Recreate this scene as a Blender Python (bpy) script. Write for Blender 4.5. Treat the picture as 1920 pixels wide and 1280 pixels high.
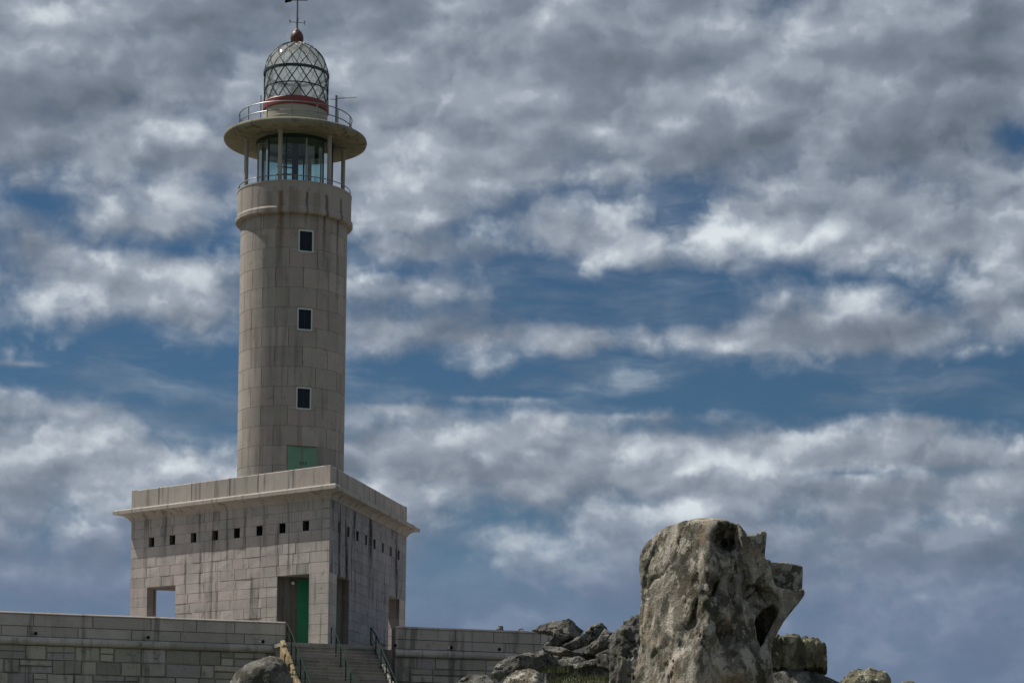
import bpy, bmesh, math, random
import numpy as np
from mathutils import Vector, Matrix, noise as mnoise

for o in list(bpy.data.objects):
    bpy.data.objects.remove(o, do_unlink=True)
SC = bpy.context.scene
COL = SC.collection
R = math.radians
random.seed(7)

# ------------------------------------------------------------------ camera
F_PX, Y_HOR, ROLL, CAM_Z = 4123.58, 1512.467, 0.015, 1.7
cam_d = bpy.data.cameras.new('camera')
cam = bpy.data.objects.new('camera', cam_d)
COL.objects.link(cam)
cr, sr = math.cos(ROLL), math.sin(ROLL)
# right, up, back columns: level camera with a slight roll, picture frame shifted upwards
cam.matrix_world = Matrix(((cr, -sr, 0, 0), (0, 0, -1, 0), (sr, cr, 0, CAM_Z), (0, 0, 0, 1)))
cam_d.sensor_width = 36
cam_d.lens = F_PX / 1920 * 36
cam_d.shift_y = (Y_HOR - 640) / 1920
cam_d.clip_end = 9000
cam_d.clip_start = 0.1
SC.camera = cam

def at(px, py, Y):
    """world point at depth Y that stands where the surveyed point (px, py) does"""
    dx, dy = px - 960, py - Y_HOR
    u = cr * dx + sr * dy
    v = -sr * dx + cr * dy
    return Vector((u / F_PX * Y, Y, CAM_Z - v / F_PX * Y))

# ------------------------------------------------------------------ sun
SUN = Vector((-3.35, 1.35, 5.4)).normalized()          # towards the sun
sun_d = bpy.data.lights.new('sun', 'SUN')
sun_d.energy = 5.0
sun_d.angle = R(0.6)
sun_d.color = (1.0, 0.93, 0.83)
sun = bpy.data.objects.new('sun', sun_d)
COL.objects.link(sun)
sun.rotation_euler = SUN.to_track_quat('Z', 'Y').to_euler()
SUN_EL = math.asin(SUN.z)
SUN_AZ = math.atan2(SUN.x, SUN.y)

# ------------------------------------------------------------------ node helper
class NT:
    def __init__(self, tree):
        self.t = tree
        self.n = tree.nodes
        self.l = tree.links
    def node(self, typ, **kw):
        n = self.n.new(typ)
        for k, v in kw.items():
            setattr(n, k, v)
        return n
    def put(self, sock, v):
        if isinstance(v, bpy.types.NodeSocket):
            self.l.new(v, sock)
        elif v is not None:
            sock.default_value = v
    def m(self, op, a, b=None, c=None, clamp=False):
        n = self.node('ShaderNodeMath', operation=op, use_clamp=clamp)
        self.put(n.inputs[0], a)
        if b is not None: self.put(n.inputs[1], b)
        if c is not None: self.put(n.inputs[2], c)
        return n.outputs[0]
    def vm(self, op, a, b=None, scale=None):
        n = self.node('ShaderNodeVectorMath', operation=op)
        self.put(n.inputs[0], a)
        if b is not None: self.put(n.inputs[1], b)
        if scale is not None: self.put(n.inputs['Scale'], scale)
        return n.outputs['Value'] if op in ('LENGTH', 'DOT_PRODUCT', 'DISTANCE') else n.outputs[0]
    def noise(self, vec, scale, detail=6, rough=0.55, dist=0.0, lac=2.0):
        n = self.node('ShaderNodeTexNoise')
        self.put(n.inputs['Vector'], vec)
        n.inputs['Scale'].default_value = scale
        n.inputs['Detail'].default_value = detail
        n.inputs['Roughness'].default_value = rough
        n.inputs['Lacunarity'].default_value = lac
        n.inputs['Distortion'].default_value = dist
        return n.outputs['Fac']
    def ramp(self, x, lo, hi, a=0.0, b=1.0, smooth=True):
        n = self.node('ShaderNodeMapRange', interpolation_type='SMOOTHSTEP' if smooth else 'LINEAR', clamp=True) if smooth else self.node('ShaderNodeMapRange', clamp=True)
        self.put(n.inputs['Value'], x)
        for k, v in zip(('From Min', 'From Max', 'To Min', 'To Max'), (lo, hi, a, b)):
            self.put(n.inputs[k], v)
        return n.outputs['Result']
    def mix(self, fac, a, b, mode='MIX'):
        n = self.node('ShaderNodeMix', data_type='RGBA', blend_type=mode)
        self.put(n.inputs['Factor'], fac)
        self.put(n.inputs['A'] if False else n.inputs[6], a if isinstance(a, bpy.types.NodeSocket) else (*a, 1))
        self.put(n.inputs[7], b if isinstance(b, bpy.types.NodeSocket) else (*b, 1))
        return n.outputs[2]
    def sep(self, v):
        n = self.node('ShaderNodeSeparateXYZ')
        self.put(n.inputs[0], v)
        return n.outputs
    def comb(self, x, y, z):
        n = self.node('ShaderNodeCombineXYZ')
        for i, v in enumerate((x, y, z)): self.put(n.inputs[i], v)
        return n.outputs[0]

# ------------------------------------------------------------------ world: sky with broken clouds
W = bpy.data.worlds.new('World')
SC.world = W
W.use_nodes = True
W.node_tree.nodes.clear()
w = NT(W.node_tree)
sky = w.node('ShaderNodeTexSky', sky_type='NISHITA', sun_disc=False)
sky.sun_elevation = SUN_EL
sky.sun_rotation = SUN_AZ
sky.altitude = 60
sky.air_density = 1.0
sky.dust_density = 0.2
sky.ozone_density = 2.5
SKY_STRENGTH = 0.08
K = 1 / SKY_STRENGTH
d = w.vm('NORMALIZE', w.node('ShaderNodeTexCoord').outputs['Generated'])
dx, dy, dz = w.sep(d)
hor = w.m('SQRT', w.m('ADD', w.m('MULTIPLY', dx, dx), w.m('ADD', w.m('MULTIPLY', dy, dy), 1e-5)))
az = w.m('ARCTAN2', dx, dy)                       # bearing from due north of the viewer
el = w.m('DIVIDE', dz, hor)                       # tangent of the elevation
def bx_(px): return (px - 960) / F_PX
def ey_(py): return (Y_HOR - py) / F_PX
pv = w.vm('MULTIPLY', d, (1, 1, 1.65))
pi_ = w.vm('MULTIPLY', d, (1, 1, 1.15))
warp = w.node('ShaderNodeTexNoise'); w.put(warp.inputs['Vector'], pv); warp.inputs['Scale'].default_value = 22; warp.inputs['Detail'].default_value = 3
pw = w.vm('ADD', pv, w.vm('SCALE', w.vm('SUBTRACT', warp.outputs['Color'], (.5, .5, .5)), scale=0.022))
n_big = w.noise(pw, 13, 6, 0.50)
lit_dir = (SUN.x * .5, -0.1, 0.030 / 0.02 * .5)
lv = Vector((-0.55, 0.0, 1.0)).normalized() * 0.016
n_off = w.noise(w.vm('ADD', pw, tuple(lv)), 13, 3, 0.50)
n_fine = w.noise(w.vm('ADD', pi_, w.vm('SCALE', w.vm('SUBTRACT', warp.outputs['Color'], (.5, .5, .5)), scale=0.05)), 46, 4, 0.55)
n_soft = w.noise(pv, 5.0, 3, 0.5)
fw = w.node('ShaderNodeTexNoise'); w.put(fw.inputs['Vector'], d); fw.inputs['Scale'].default_value = 60; fw.inputs['Detail'].default_value = 3; fw.inputs['Roughness'].default_value = .6
wv2 = w.vm('ADD', w.vm('MULTIPLY', d, (1, 1, 1.6)), w.vm('SCALE', w.vm('SUBTRACT', fw.outputs['Color'], (.5, .5, .5)), scale=0.030))
def puffs(vec, det=1.6):
    n = w.node('ShaderNodeTexVoronoi', feature='F1')
    w.put(n.inputs['Vector'], vec)
    n.inputs['Scale'].default_value = 24
    n.inputs['Detail'].default_value = det
    n.inputs['Roughness'].default_value = .5
    n.inputs['Randomness'].default_value = 1.0
    return w.m('SUBTRACT', 1.0, n.outputs['Distance'])
n_mid = puffs(wv2)
n_mid2 = puffs(w.vm('ADD', wv2, tuple(lv * .7)), 1.0)
# cover of the cloud decks by elevation: deck overhead, gap, low banks, thin haze at the horizon
cr_n = w.node('ShaderNodeValToRGB')
cr_n.color_ramp.interpolation = 'EASE'
stops = [(0.0, .58), (.055, .60), (.10, .64), (.125, .72), (.160, .74), (.174, .46), (.188, .24), (.202, .27), (.218, .36), (.230, .28), (.258, .34), (.275, .58), (.292, .88), (.33, 1.0), (1.0, 1.0)]
while len(cr_n.color_ramp.elements) < len(stops): cr_n.color_ramp.elements.new(0.5)
for e_, (p_, v_) in zip(cr_n.color_ramp.elements, stops):
    e_.position = p_; e_.color = (v_, v_, v_, 1)
w.put(cr_n.inputs['Fac'], el)
cover = w.sep(cr_n.outputs['Color'])[0]
# single banks and gaps: (px, py, half width, half height, weight)
banks = [(230, 560, 290, 62, .50), (250, 440, 150, 24, .26), (60, 490, 90, 36, .2), (330, 490, 130, 16, -.14), (60, 412, 100, 22, -.16), (430, 455, 80, 40, -.14), (330, 395, 200, 22, .12),
         (860, 632, 210, 40, .30), (1120, 640, 160, 36, .24), (1350, 632, 220, 46, .34), (1620, 628, 150, 40, .32), (1120, 452, 130, 52, .40), (1000, 430, 70, 30, .12), (770, 548, 75, 24, .30), (720, 470, 140, 26, .20), (700, 415, 130, 30, .2),
         (1870, 580, 120, 80, .40), (1480, 440, 170, 60, .30), (1700, 430, 160, 80, .36), (1400, 390, 160, 50, .22), (1860, 440, 120, 80, .3), (1560, 560, 90, 20, .14), (1600, 525, 70, 18, -.14), (1250, 395, 80, 56, -.30), (1000, 520, 200, 34, -.12), (1330, 535, 150, 22, -.12), (860, 430, 70, 34, -.16),
         (1880, 275, 60, 40, -.34), (340, 275, 50, 30, -.18), (250, 715, 320, 30, -.12), (1300, 735, 720, 34, -.12), (1850, 745, 200, 80, -.2), (40, 716, 60, 6, .22), (930, 748, 150, 9, .22), (740, 770, 90, 10, .2), (1200, 780, 160, 10, .14),
         (120, 800, 190, 26, .16), (340, 850, 140, 18, -.12), (220, 900, 280, 60, .30), (930, 850, 250, 50, .34), (1220, 860, 280, 44, .28), (1480, 836, 200, 30, .22), (1690, 795, 120, 16, .2),
         (1580, 884, 220, 14, -.26), (900, 906, 110, 10, -.14), (1800, 974, 140, 16, -.2), (930, 1120, 260, 110, -.16), (1680, 1210, 260, 110, -.10), (1890, 1226, 46, 16, .6), (1640, 1060, 260, 50, .14), (100, 1090, 160, 50, .12)]
pol = w.comb(az, el, 0.0)
def bank(acc, px, py, hw, hh, wt, gain=1.7):
    n = w.node('ShaderNodeVectorMath', operation='MULTIPLY_ADD')
    sx_, sy_ = F_PX / (hw * 2.1), F_PX / (hh * 2.1)
    w.put(n.inputs[0], pol); n.inputs[1].default_value = (sx_, sy_, 0); n.inputs[2].default_value = (-bx_(px) * sx_, -ey_(py) * sy_, 0)
    g = w.node('ShaderNodeTexGradient', gradient_type='QUADRATIC_SPHERE')
    w.put(g.inputs[0], n.outputs[0])
    return w.m('MULTIPLY_ADD', g.outputs['Fac'], wt * gain, acc)
for b_ in banks:
    cover = bank(cover, *b_)
dens = w.m('ADD', w.m('ADD', cover, w.m('MULTIPLY', w.m('SUBTRACT', n_big, .5), 1.25)), w.m('MULTIPLY', w.m('SUBTRACT', n_fine, .5), .34))
dens = w.m('ADD', dens, w.m('MULTIPLY', w.m('SUBTRACT', n_mid, .16), .42))
veil = w.noise(w.vm('MULTIPLY', pw, (1, 1, 3.2)), 12, 5, .58)
veil = w.m('ADD', w.ramp(veil, .42, .68, 0, .32), .02)
alpha = w.m('MAXIMUM', w.m('MAXIMUM', w.ramp(dens, .22, .84), veil), w.ramp(el, .075, .135, .80, 0))
shade = w.m('MULTIPLY', w.m('SUBTRACT', n_big, n_off), 3.0)
thick = w.ramp(dens, .65, 1.45)
lum = w.m('ADD', w.m('ADD', w.ramp(el, .095, .140, .36, .64), shade), w.m('MULTIPLY', thick, -.22))
lum = w.m('ADD', lum, w.m('MULTIPLY', w.m('SUBTRACT', n_soft, .5), .62))
lum = w.m('ADD', lum, w.m('MULTIPLY', w.m('SUBTRACT', n_fine, .5), .30))
lum = w.m('ADD', lum, w.m('MULTIPLY', w.m('SUBTRACT', n_mid, n_mid2), .75))
# the thick deck high on the right is greyer, low banks by the horizon are hazier
for (px, py, hw, hh, wt) in [(1720, 120, 420, 190, -.20), (1160, 110, 160, 70, -.12), (1120, 245, 70, 26, .34), (130, 40, 150, 60, .22), (960, 90, 120, 50, .1), (240, 550, 260, 60, .30),
                             (60, 480, 60, 30, .2), (480, 380, 300, 60, .10), (760, 340, 150, 40, .16), (1900, 450, 120, 60, -.15), (900, 850, 340, 55, .34), (1250, 850, 320, 45, .24), (150, 870, 260, 60, .38), (100, 800, 160, 26, .14), (330, 940, 160, 40, .14), (850, 950, 280, 40, .24), (1350, 950, 260, 20, .12), (1560, 80, 90, 40, .1), (1888, 1222, 40, 14, .5)]:
    lum = bank(lum, px, py, hw, hh, wt, 1.3)
lum = w.ramp(lum, -.12, 1.25, 0, 1, smooth=False)
ccol = w.node('ShaderNodeValToRGB')
cs = [(0.0, (.128, .158, .202)), (.40, (.208, .246, .305)), (.66, (.328, .374, .442)), (1.0, (.70, .76, .80))]
while len(ccol.color_ramp.elements) < len(cs): ccol.color_ramp.elements.new(0.5)
for e_, (p_, v_) in zip(ccol.color_ramp.elements, cs):
    e_.position = p_; e_.color = (*v_, 1)
w.put(ccol.inputs['Fac'], lum)
ccK = w.vm('SCALE', ccol.outputs['Color'], scale=K)
# low clouds seen through more air turn bluer
hz = w.ramp(el, .085, .150, .66, 0)
ccK = w.mix(hz, ccK, tuple(c * K for c in (.15, .205, .33)))
skyc = w.mix(w.ramp(el, .02, .16, .75, 0), w.vm('MULTIPLY', sky.outputs['Color'], (.265, .395, .48)), tuple(c * K for c in (.13, .215, .355)))
final = w.mix(alpha, skyc, ccK)
bg = w.node('ShaderNodeBackground')
w.put(bg.inputs['Color'], final)
bg.inputs['Strength'].default_value = SKY_STRENGTH
w.l.new(bg.outputs[0], w.node('ShaderNodeOutputWorld').inputs['Surface'])
W.cycles.sampling_method = 'MANUAL'
W.cycles.sample_map_resolution = 512

SC.view_settings.view_transform = 'Standard'
SC.view_settings.look = 'None'
SC.view_settings.exposure = 0.0
SC.view_settings.gamma = 1.0

# ================================================================== mesh helpers
class MB:
    """collects vertices and faces for one mesh object"""
    def __init__(self):
        self.v, self.f = [], []
    def add(self, vs, fs):
        o = len(self.v)
        self.v += [tuple(p) for p in vs]
        self.f += [tuple(i + o for i in q) for q in fs]
        return self
    def box(self, x0, x1, y0, y1, z0, z1):
        return self.add([(x0, y0, z0), (x1, y0, z0), (x1, y1, z0), (x0, y1, z0), (x0, y0, z1), (x1, y0, z1), (x1, y1, z1), (x0, y1, z1)],
                        [(0, 3, 2, 1), (4, 5, 6, 7), (0, 1, 5, 4), (1, 2, 6, 5), (2, 3, 7, 6), (3, 0, 4, 7)])
    def prism(self, poly, z0, z1):
        n = len(poly)
        vs = [(x, y, z0) for x, y in poly] + [(x, y, z1) for x, y in poly]
        fs = [tuple(reversed(range(n))), tuple(range(n, 2 * n))] + [(i, (i + 1) % n, n + (i + 1) % n, n + i) for i in range(n)]
        return self.add(vs, fs)
    def lathe(self, prof, seg=64, closed=True):
        n = len(prof)
        vs = []
        for k in range(seg):
            a = 2 * math.pi * k / seg
            for r, z in prof: vs.append((r * math.cos(a), r * math.sin(a), z))
        fs = []
        for k in range(seg):
            k2 = (k + 1) % seg
            for i in range(n - 1):
                fs.append((k * n + i, k2 * n + i, k2 * n + i + 1, k * n + i + 1))
        return self.add(vs, fs)
    def tube(self, pts, r, seg=8, cap=True, closed=False):
        pts = [Vector(p) for p in pts]
        n = len(pts)
        vs, fs = [], []
        ref = None
        for i, p in enumerate(pts):
            if closed: t = (pts[(i + 1) % n] - pts[i - 1]).normalized()
            else: t = (pts[min(i + 1, n - 1)] - pts[max(i - 1, 0)]).normalized()
            up = Vector((0, 0, 1)) if abs(t.z) < .95 else Vector((1, 0, 0))
            a = t.cross(up).normalized()
            b = t.cross(a).normalized()
            rr = r[i] if isinstance(r, (list, tuple)) else r
            for k in range(seg):
                g = 2 * math.pi * k / seg
                vs.append(p + a * (rr * math.cos(g)) + b * (rr * math.sin(g)))
        m = n if closed else n - 1
        for i in range(m):
            j = (i + 1) % n
            for k in range(seg):
                k2 = (k + 1) % seg
                fs.append((i * seg + k, j * seg + k, j * seg + k2, i * seg + k2))
        if cap and not closed:
            fs.append(tuple(range(seg)))
            fs.append(tuple(reversed(range((n - 1) * seg, n * seg))))
        return self.add(vs, fs)
    def sphere(self, c, r, seg=20, rings=12, sz=1.0):
        c = Vector(c)
        prof = []
        vs = [c + Vector((0, 0, -r * sz))]
        for i in range(1, rings):
            th = math.pi * i / rings
            for k in range(seg):
                g = 2 * math.pi * k / seg
                vs.append(c + Vector((r * math.sin(th) * math.cos(g), r * math.sin(th) * math.sin(g), -r * sz * math.cos(th))))
        vs.append(c + Vector((0, 0, r * sz)))
        fs = []
        for k in range(seg):
            fs.append((0, 1 + (k + 1) % seg, 1 + k))
            fs.append((len(vs) - 1, 1 + (rings - 2) * seg + k, 1 + (rings - 2) * seg + (k + 1) % seg))
        for i in range(rings - 2):
            for k in range(seg):
                k2 = (k + 1) % seg
                fs.append((1 + i * seg + k, 1 + i * seg + k2, 1 + (i + 1) * seg + k2, 1 + (i + 1) * seg + k))
        return self.add(vs, fs)
    def mesh(self, name, mat, smooth=False, angle=None):
        me = bpy.data.meshes.new(name)
        me.from_pydata(self.v, [], self.f)
        me.update()
        bm = bmesh.new(); bm.from_mesh(me)
        bmesh.ops.recalc_face_normals(bm, faces=bm.faces)
        bm.to_mesh(me); bm.free()
        if mat: me.materials.append(mat)
        if smooth:
            me.polygons.foreach_set('use_smooth', [True] * len(me.polygons))
            if angle: me.set_sharp_from_angle(angle=angle)
        return me
    def build(self, name, mat, parent=None, smooth=False, angle=R(40), kind=None):
        o = bpy.data.objects.new(name, self.mesh(name, mat, smooth, angle))
        COL.objects.link(o)
        o.parent = parent
        if kind: o['kind'] = kind
        return o

def link(name, me, parent=None, M=None):
    o = bpy.data.objects.new(name, me)
    COL.objects.link(o)
    o.parent = parent
    if M is not None: o.matrix_local = M
    return o

def tag(o, label=None, cat=None, group=None, kind=None):
    if label: o['label'] = label
    if cat: o['category'] = cat
    if group: o['group'] = group
    if kind: o['kind'] = kind
    return o

def empty(name, loc, rz=0):
    o = bpy.data.objects.new(name, None)
    COL.objects.link(o)
    o.location = loc
    o.rotation_euler = (0, 0, rz)
    return o

# ================================================================== materials
def new_mat(name):
    m = bpy.data.materials.new(name)
    m.use_nodes = True
    m.node_tree.nodes.clear()
    t = NT(m.node_tree)
    out = t.node('ShaderNodeOutputMaterial')
    bs = t.node('ShaderNodeBsdfPrincipled')
    t.l.new(bs.outputs[0], out.inputs['Surface'])
    return m, t, bs, out

def bump(t, bs, h, strength=.4, dist=.02):
    b = t.node('ShaderNodeBump')
    b.inputs['Strength'].default_value = strength
    b.inputs['Distance'].default_value = dist
    t.put(b.inputs['Height'], h)
    t.l.new(b.outputs[0], bs.inputs['Normal'])

TC = Vector((-11.10, 107.78, 8.98))          # centre of the lighthouse at terrace level
T_ROT = R(-71.4)

def granite(name, c1, c2, c3, streak=.35, tower=False, dirt=.4, tint=1.0, bumpd=.02, sfreq=3.2):
    m, t, bs, out = new_mat(name)
    pos = t.node('ShaderNodeNewGeometry').outputs['Position']
    rnd = t.node('ShaderNodeObjectInfo').outputs['Random']
    n1 = t.noise(pos, .9, 5, .6)
    n2 = t.noise(pos, 14, 4, .65)
    n3 = t.noise(pos, 60, 2, .6)
    col = t.mix(t.ramp(t.m('ADD', n1, t.m('MULTIPLY', t.m('SUBTRACT', rnd, .5), .5 * tint)), .35, .68), c1, c2)
    rn2 = t.m('FRACT', t.m('MULTIPLY', rnd, 7.31))
    col = t.mix(t.m('MULTIPLY', t.ramp(rn2, .62, .95), .75 * tint), col, c3)
    val = t.m('ADD', t.m('ADD', .78, t.m('MULTIPLY', n2, .28)), t.m('MULTIPLY', t.m('SUBTRACT', t.m('FRACT', t.m('MULTIPLY', rnd, 13.7)), .5), .26 * tint))
    val = t.m('ADD', val, t.m('MULTIPLY', t.m('SUBTRACT', n3, .5), .35))
    # rain streaks: narrow across, long downwards
    st = t.noise(t.vm('MULTIPLY', pos, (sfreq, sfreq, .16)), 1.0, 5, .62)
    big = t.noise(pos, .33, 3, .5)
    sm = t.m('MULTIPLY', t.ramp(st, .50, .66), t.ramp(big, .30, .55))
    val = t.m('MULTIPLY', val, t.m('SUBTRACT', 1.0, t.m('MULTIPLY', sm, streak)))
    blot = t.ramp(t.noise(pos, 2.3, 6, .7), .55, .75)
    val = t.m('MULTIPLY', val, t.m('SUBTRACT', 1.0, t.m('MULTIPLY', blot, dirt)))
    vs = t.vm('SCALE', col, scale=val)
    if tower:
        rel = t.vm('SUBTRACT', pos, tuple(TC))
        x, y, z = t.sep(rel)
        ang = t.m('ARCTAN2', y, x)
        wob = t.m('MULTIPLY', t.m('SUBTRACT', t.noise(t.vm('MULTIPLY', pos, (1, 1, 2.5)), 1.2, 3), .5), .05)
        ang = t.m('ADD', ang, wob)
        for (a0, wd, z0, z1, c, k) in [(-97.5, .045, 17.8, 21.6, (.16, .085, .03), .8), (-84, .09, 19.2, 21.8, (.20, .14, .085), .45), (-62, .07, 18.6, 21.8, (.15, .11, .075), .4), (-110, .08, 19.0, 21.8, (.20, .15, .10), .35), (-71.8, .022, 19.6, 21.9, (.05, .042, .035), .8), (-50.5, .032, 16.8, 21.7, (.06, .047, .038), .75), (-30.5, .03, 15.8, 21.1, (.055, .05, .045), .7), (-122, .02, 18.8, 21.2, (.08, .06, .045), .4)]:
            dd = t.m('DIVIDE', t.m('ABSOLUTE', t.m('SUBTRACT', ang, R(a0))), wd)
            g = t.m('MULTIPLY', t.ramp(dd, 0.2, 1.6, 1, 0), t.m('MULTIPLY', t.ramp(z, z0, z1), t.ramp(z, 22.05, 21.9)))
            vs = t.mix(t.m('MULTIPLY', g, k), vs, c)
    t.put(bs.inputs['Base Color'], vs)
    bs.inputs['Roughness'].default_value = .88
    bs.inputs['Specular IOR Level'].default_value = .25
    bump(t, bs, t.m('ADD', n2, t.m('MULTIPLY', n3, .5)), .5, bumpd)
    return m

M_TOWER = granite('tower granite', (.338, .312, .282), (.395, .358, .322), (.395, .322, .298), .30, True, .34, .6)
M_BASE = granite('base granite', (.42, .395, .36), (.51, .465, .43), (.50, .415, .39), .6, False, .50, .55, .04)
M_TRIM = granite('cut granite trim', (.40, .375, .335), (.46, .42, .38), (.45, .38, .34), .45, False, .25, .6)
M_WALL = granite('terrace wall stone', (.34, .335, .285), (.46, .44, .375), (.40, .375, .37), .5, False, .6, 1.2, .09)
M_PARA = granite('terrace parapet stone', (.36, .34, .30), (.46, .43, .385), (.42, .37, .35), .5, False, .35, .9)
M_MORTAR = granite('mortar', (.22, .205, .185), (.27, .255, .23), (.24, .225, .21), .2, False, .2, .2)
M_STEP = granite('step stone', (.24, .235, .20), (.32, .30, .265), (.29, .24, .23), .2, False, .4, .9)

M_JOINT = granite('pale joint mortar', (.30, .28, .255), (.36, .335, .305), (.33, .30, .28), .3, False, .3, .2)

def plain(name, col, rough=.5, metal=0.0, var=.2, scale=6, rust=None):
    m, t, bs, out = new_mat(name)
    pos = t.node('ShaderNodeNewGeometry').outputs['Position']
    n = t.noise(pos, scale, 5, .6)
    c = t.vm('SCALE', t.mix(0.0, col, col), scale=t.m('ADD', 1 - var, t.m('MULTIPLY', n, 2 * var)))
    if rust:
        c = t.mix(t.ramp(t.noise(pos, scale * .7, 6, .7), .56, .68), c, rust)
    t.put(bs.inputs['Base Color'], c)
    bs.inputs['Roughness'].default_value = rough
    bs.inputs['Metallic'].default_value = metal
    bump(t, bs, n, .15, .005)
    return m

M_CONC = granite('weathered concrete', (.20, .19, .135), (.275, .26, .195), (.25, .21, .16), .55, False, .5, .3)
M_CREAM = plain('cream painted drum', (.34, .325, .25), .6, 0, .15, 3, (.33, .29, .20))
M_RED = plain('dull red paint', (.19, .032, .028), .5, 0, .2, 5, (.12, .04, .03))
M_BALL = plain('rusty red ball', (.085, .03, .026), .5, .1, .3, 6, (.07, .03, .025))
M_LATT = plain('dark green lattice paint', (.018, .036, .034), .45, .2, .2)
M_STEEL = plain('galvanised steel', (.20, .21, .22), .45, .6, .15)
M_DARK = plain('dark metal', (.03, .032, .035), .5, .3)
M_COLUMN = plain('column paint', (.34, .315, .28), .7, 0, .15)
M_FRAME = plain('aluminium window frame', (.50, .55, .52), .5, .1, .1)
M_DOOR = plain('bright green door paint', (.014, .205, .095), .42, 0, .12, 3)
M_PDOOR = plain('faded green door paint', (.13, .27, .185), .6, 0, .12, 3)
M_RAIL = plain('green rail paint', (.014, .034, .027), .75, 0, .25, 8, (.075, .05, .032))
M_RAIL.node_tree.nodes['Principled BSDF'].inputs['Specular IOR Level'].default_value = .08
M_INT = plain('dark interior', (.022, .022, .022), .9, 0, .2)
M_WHITE = plain('white plastic', (.65, .65, .62), .5, 0, .1)
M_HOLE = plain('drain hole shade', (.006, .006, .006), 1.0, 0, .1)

def glass(name, tint, refl=.12, rough=.02, milky=0.0):
    m = bpy.data.materials.new(name); m.use_nodes = True; m.node_tree.nodes.clear()
    t = NT(m.node_tree)
    out = t.node('ShaderNodeOutputMaterial')
    tr = t.node('ShaderNodeBsdfTransparent'); tr.inputs['Color'].default_value = (*tint, 1)
    gl = t.node('ShaderNodeBsdfGlossy'); gl.inputs['Roughness'].default_value = rough; gl.inputs['Color'].default_value = (.9, .95, .95, 1)
    fr = t.node('ShaderNodeLayerWeight'); fr.inputs['Blend'].default_value = .25
    mx = t.node('ShaderNodeMixShader')
    t.put(mx.inputs[0], t.m('MULTIPLY_ADD', fr.outputs['Fresnel'], .55, refl * .5))
    clear = tr.outputs[0]
    if milky:                                   # milky white scatter mixed into the panes
        df = t.node('ShaderNodeBsdfDiffuse'); df.inputs['Color'].default_value = (.78, .82, .80, 1)
        tl = t.node('ShaderNodeBsdfTranslucent'); tl.inputs['Color'].default_value = (.78, .82, .80, 1)
        m1 = t.node('ShaderNodeMixShader'); m1.inputs[0].default_value = .5
        t.l.new(df.outputs[0], m1.inputs[1]); t.l.new(tl.outputs[0], m1.inputs[2])
        m2 = t.node('ShaderNodeMixShader'); m2.inputs[0].default_value = milky
        t.l.new(tr.outputs[0], m2.inputs[1]); t.l.new(m1.outputs[0], m2.inputs[2])
        clear = m2.outputs[0]
    t.l.new(clear, mx.inputs[1]); t.l.new(gl.outputs[0], mx.inputs[2])
    t.l.new(mx.outputs[0], out.inputs['Surface'])
    return m
M_GLASS = glass('lantern glass', (.90, .94, .93), .16, .05, .50)
M_GLASS2 = glass('gallery glass', (.62, .80, .80), .10)
mpane, tp, bp, _ = new_mat('dark window glass')
bp.inputs['Base Color'].default_value = (.006, .008, .010, 1); bp.inputs['Roughness'].default_value = .12; bp.inputs['Specular IOR Level'].default_value = .35
M_PANE = mpane

def rock_mat(name, dark, mid, pale, warm, sc=1.0, pale_amt=.5, warm_amt=.35, spots=.75):
    m, t, bs, out = new_mat(name)
    pos = t.node('ShaderNodeNewGeometry').outputs['Position']
    n1 = t.noise(pos, 1.3 * sc, 6, .6)
    n2 = t.noise(t.vm('MULTIPLY', pos, (1.6, 1.6, .5)), 1.9 * sc, 6, .6)
    n3 = t.noise(pos, 26 * sc, 4, .7)
    n4 = t.noise(pos, 6.0 * sc, 6, .68)
    col = t.mix(t.ramp(n1, .40, .60), dark, mid)
    col = t.mix(t.m('MULTIPLY', t.ramp(n2, .48, .60), pale_amt), col, pale)
    col = t.mix(t.m('MULTIPLY', t.ramp(t.noise(pos, 1.9 * sc, 5, .6), .52, .64), warm_amt), col, warm)
    lich = t.ramp(t.m('ADD', t.noise(t.vm('MULTIPLY', pos, (1.2, 1.2, .8)), 1.7 * sc, 6, .62), t.m('MULTIPLY', t.m('SUBTRACT', n4, .5), .5)), .50, .57)
    col = t.mix(t.m('MULTIPLY', lich, .78), col, (.05, .05, .036))
    lich2 = t.ramp(t.m('ADD', t.noise(pos, 3.1 * sc, 5, .6), t.m('MULTIPLY', t.m('SUBTRACT', n4, .5), .4)), .585, .635)
    col = t.mix(t.m('MULTIPLY', lich2, spots), col, (.47, .46, .38))
    moss = t.ramp(t.noise(pos, 2.4 * sc, 5, .65), .60, .68)
    col = t.mix(t.m('MULTIPLY', moss, .6), col, (.085, .10, .038))
    vs = t.vm('SCALE', col, scale=t.m('ADD', .10, t.m('MULTIPLY', n3, 1.85)))
    t.put(bs.inputs['Base Color'], vs)
    bs.inputs['Roughness'].default_value = .92
    bs.inputs['Specular IOR Level'].default_value = .2
    bump(t, bs, t.m('ADD', t.m('MULTIPLY', n4, 1.0), t.m('MULTIPLY', n3, .6)), 1.0, .10 / sc)
    return m
M_ROCK = rock_mat('lichened granite', (.15, .14, .11), (.29, .27, .225), (.54, .50, .43), (.34, .24, .14), 1.0, .85, .45)
M_ROCK2 = rock_mat('grey slab granite', (.095, .094, .085), (.18, .175, .16), (.31, .30, .27), (.20, .17, .11), .7, .4, .25, .45)
M_ROCK3 = rock_mat('mossy grooved granite', (.085, .085, .055), (.19, .18, .12), (.36, .34, .24), (.20, .18, .07), 1.0, .5, .5)

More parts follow.
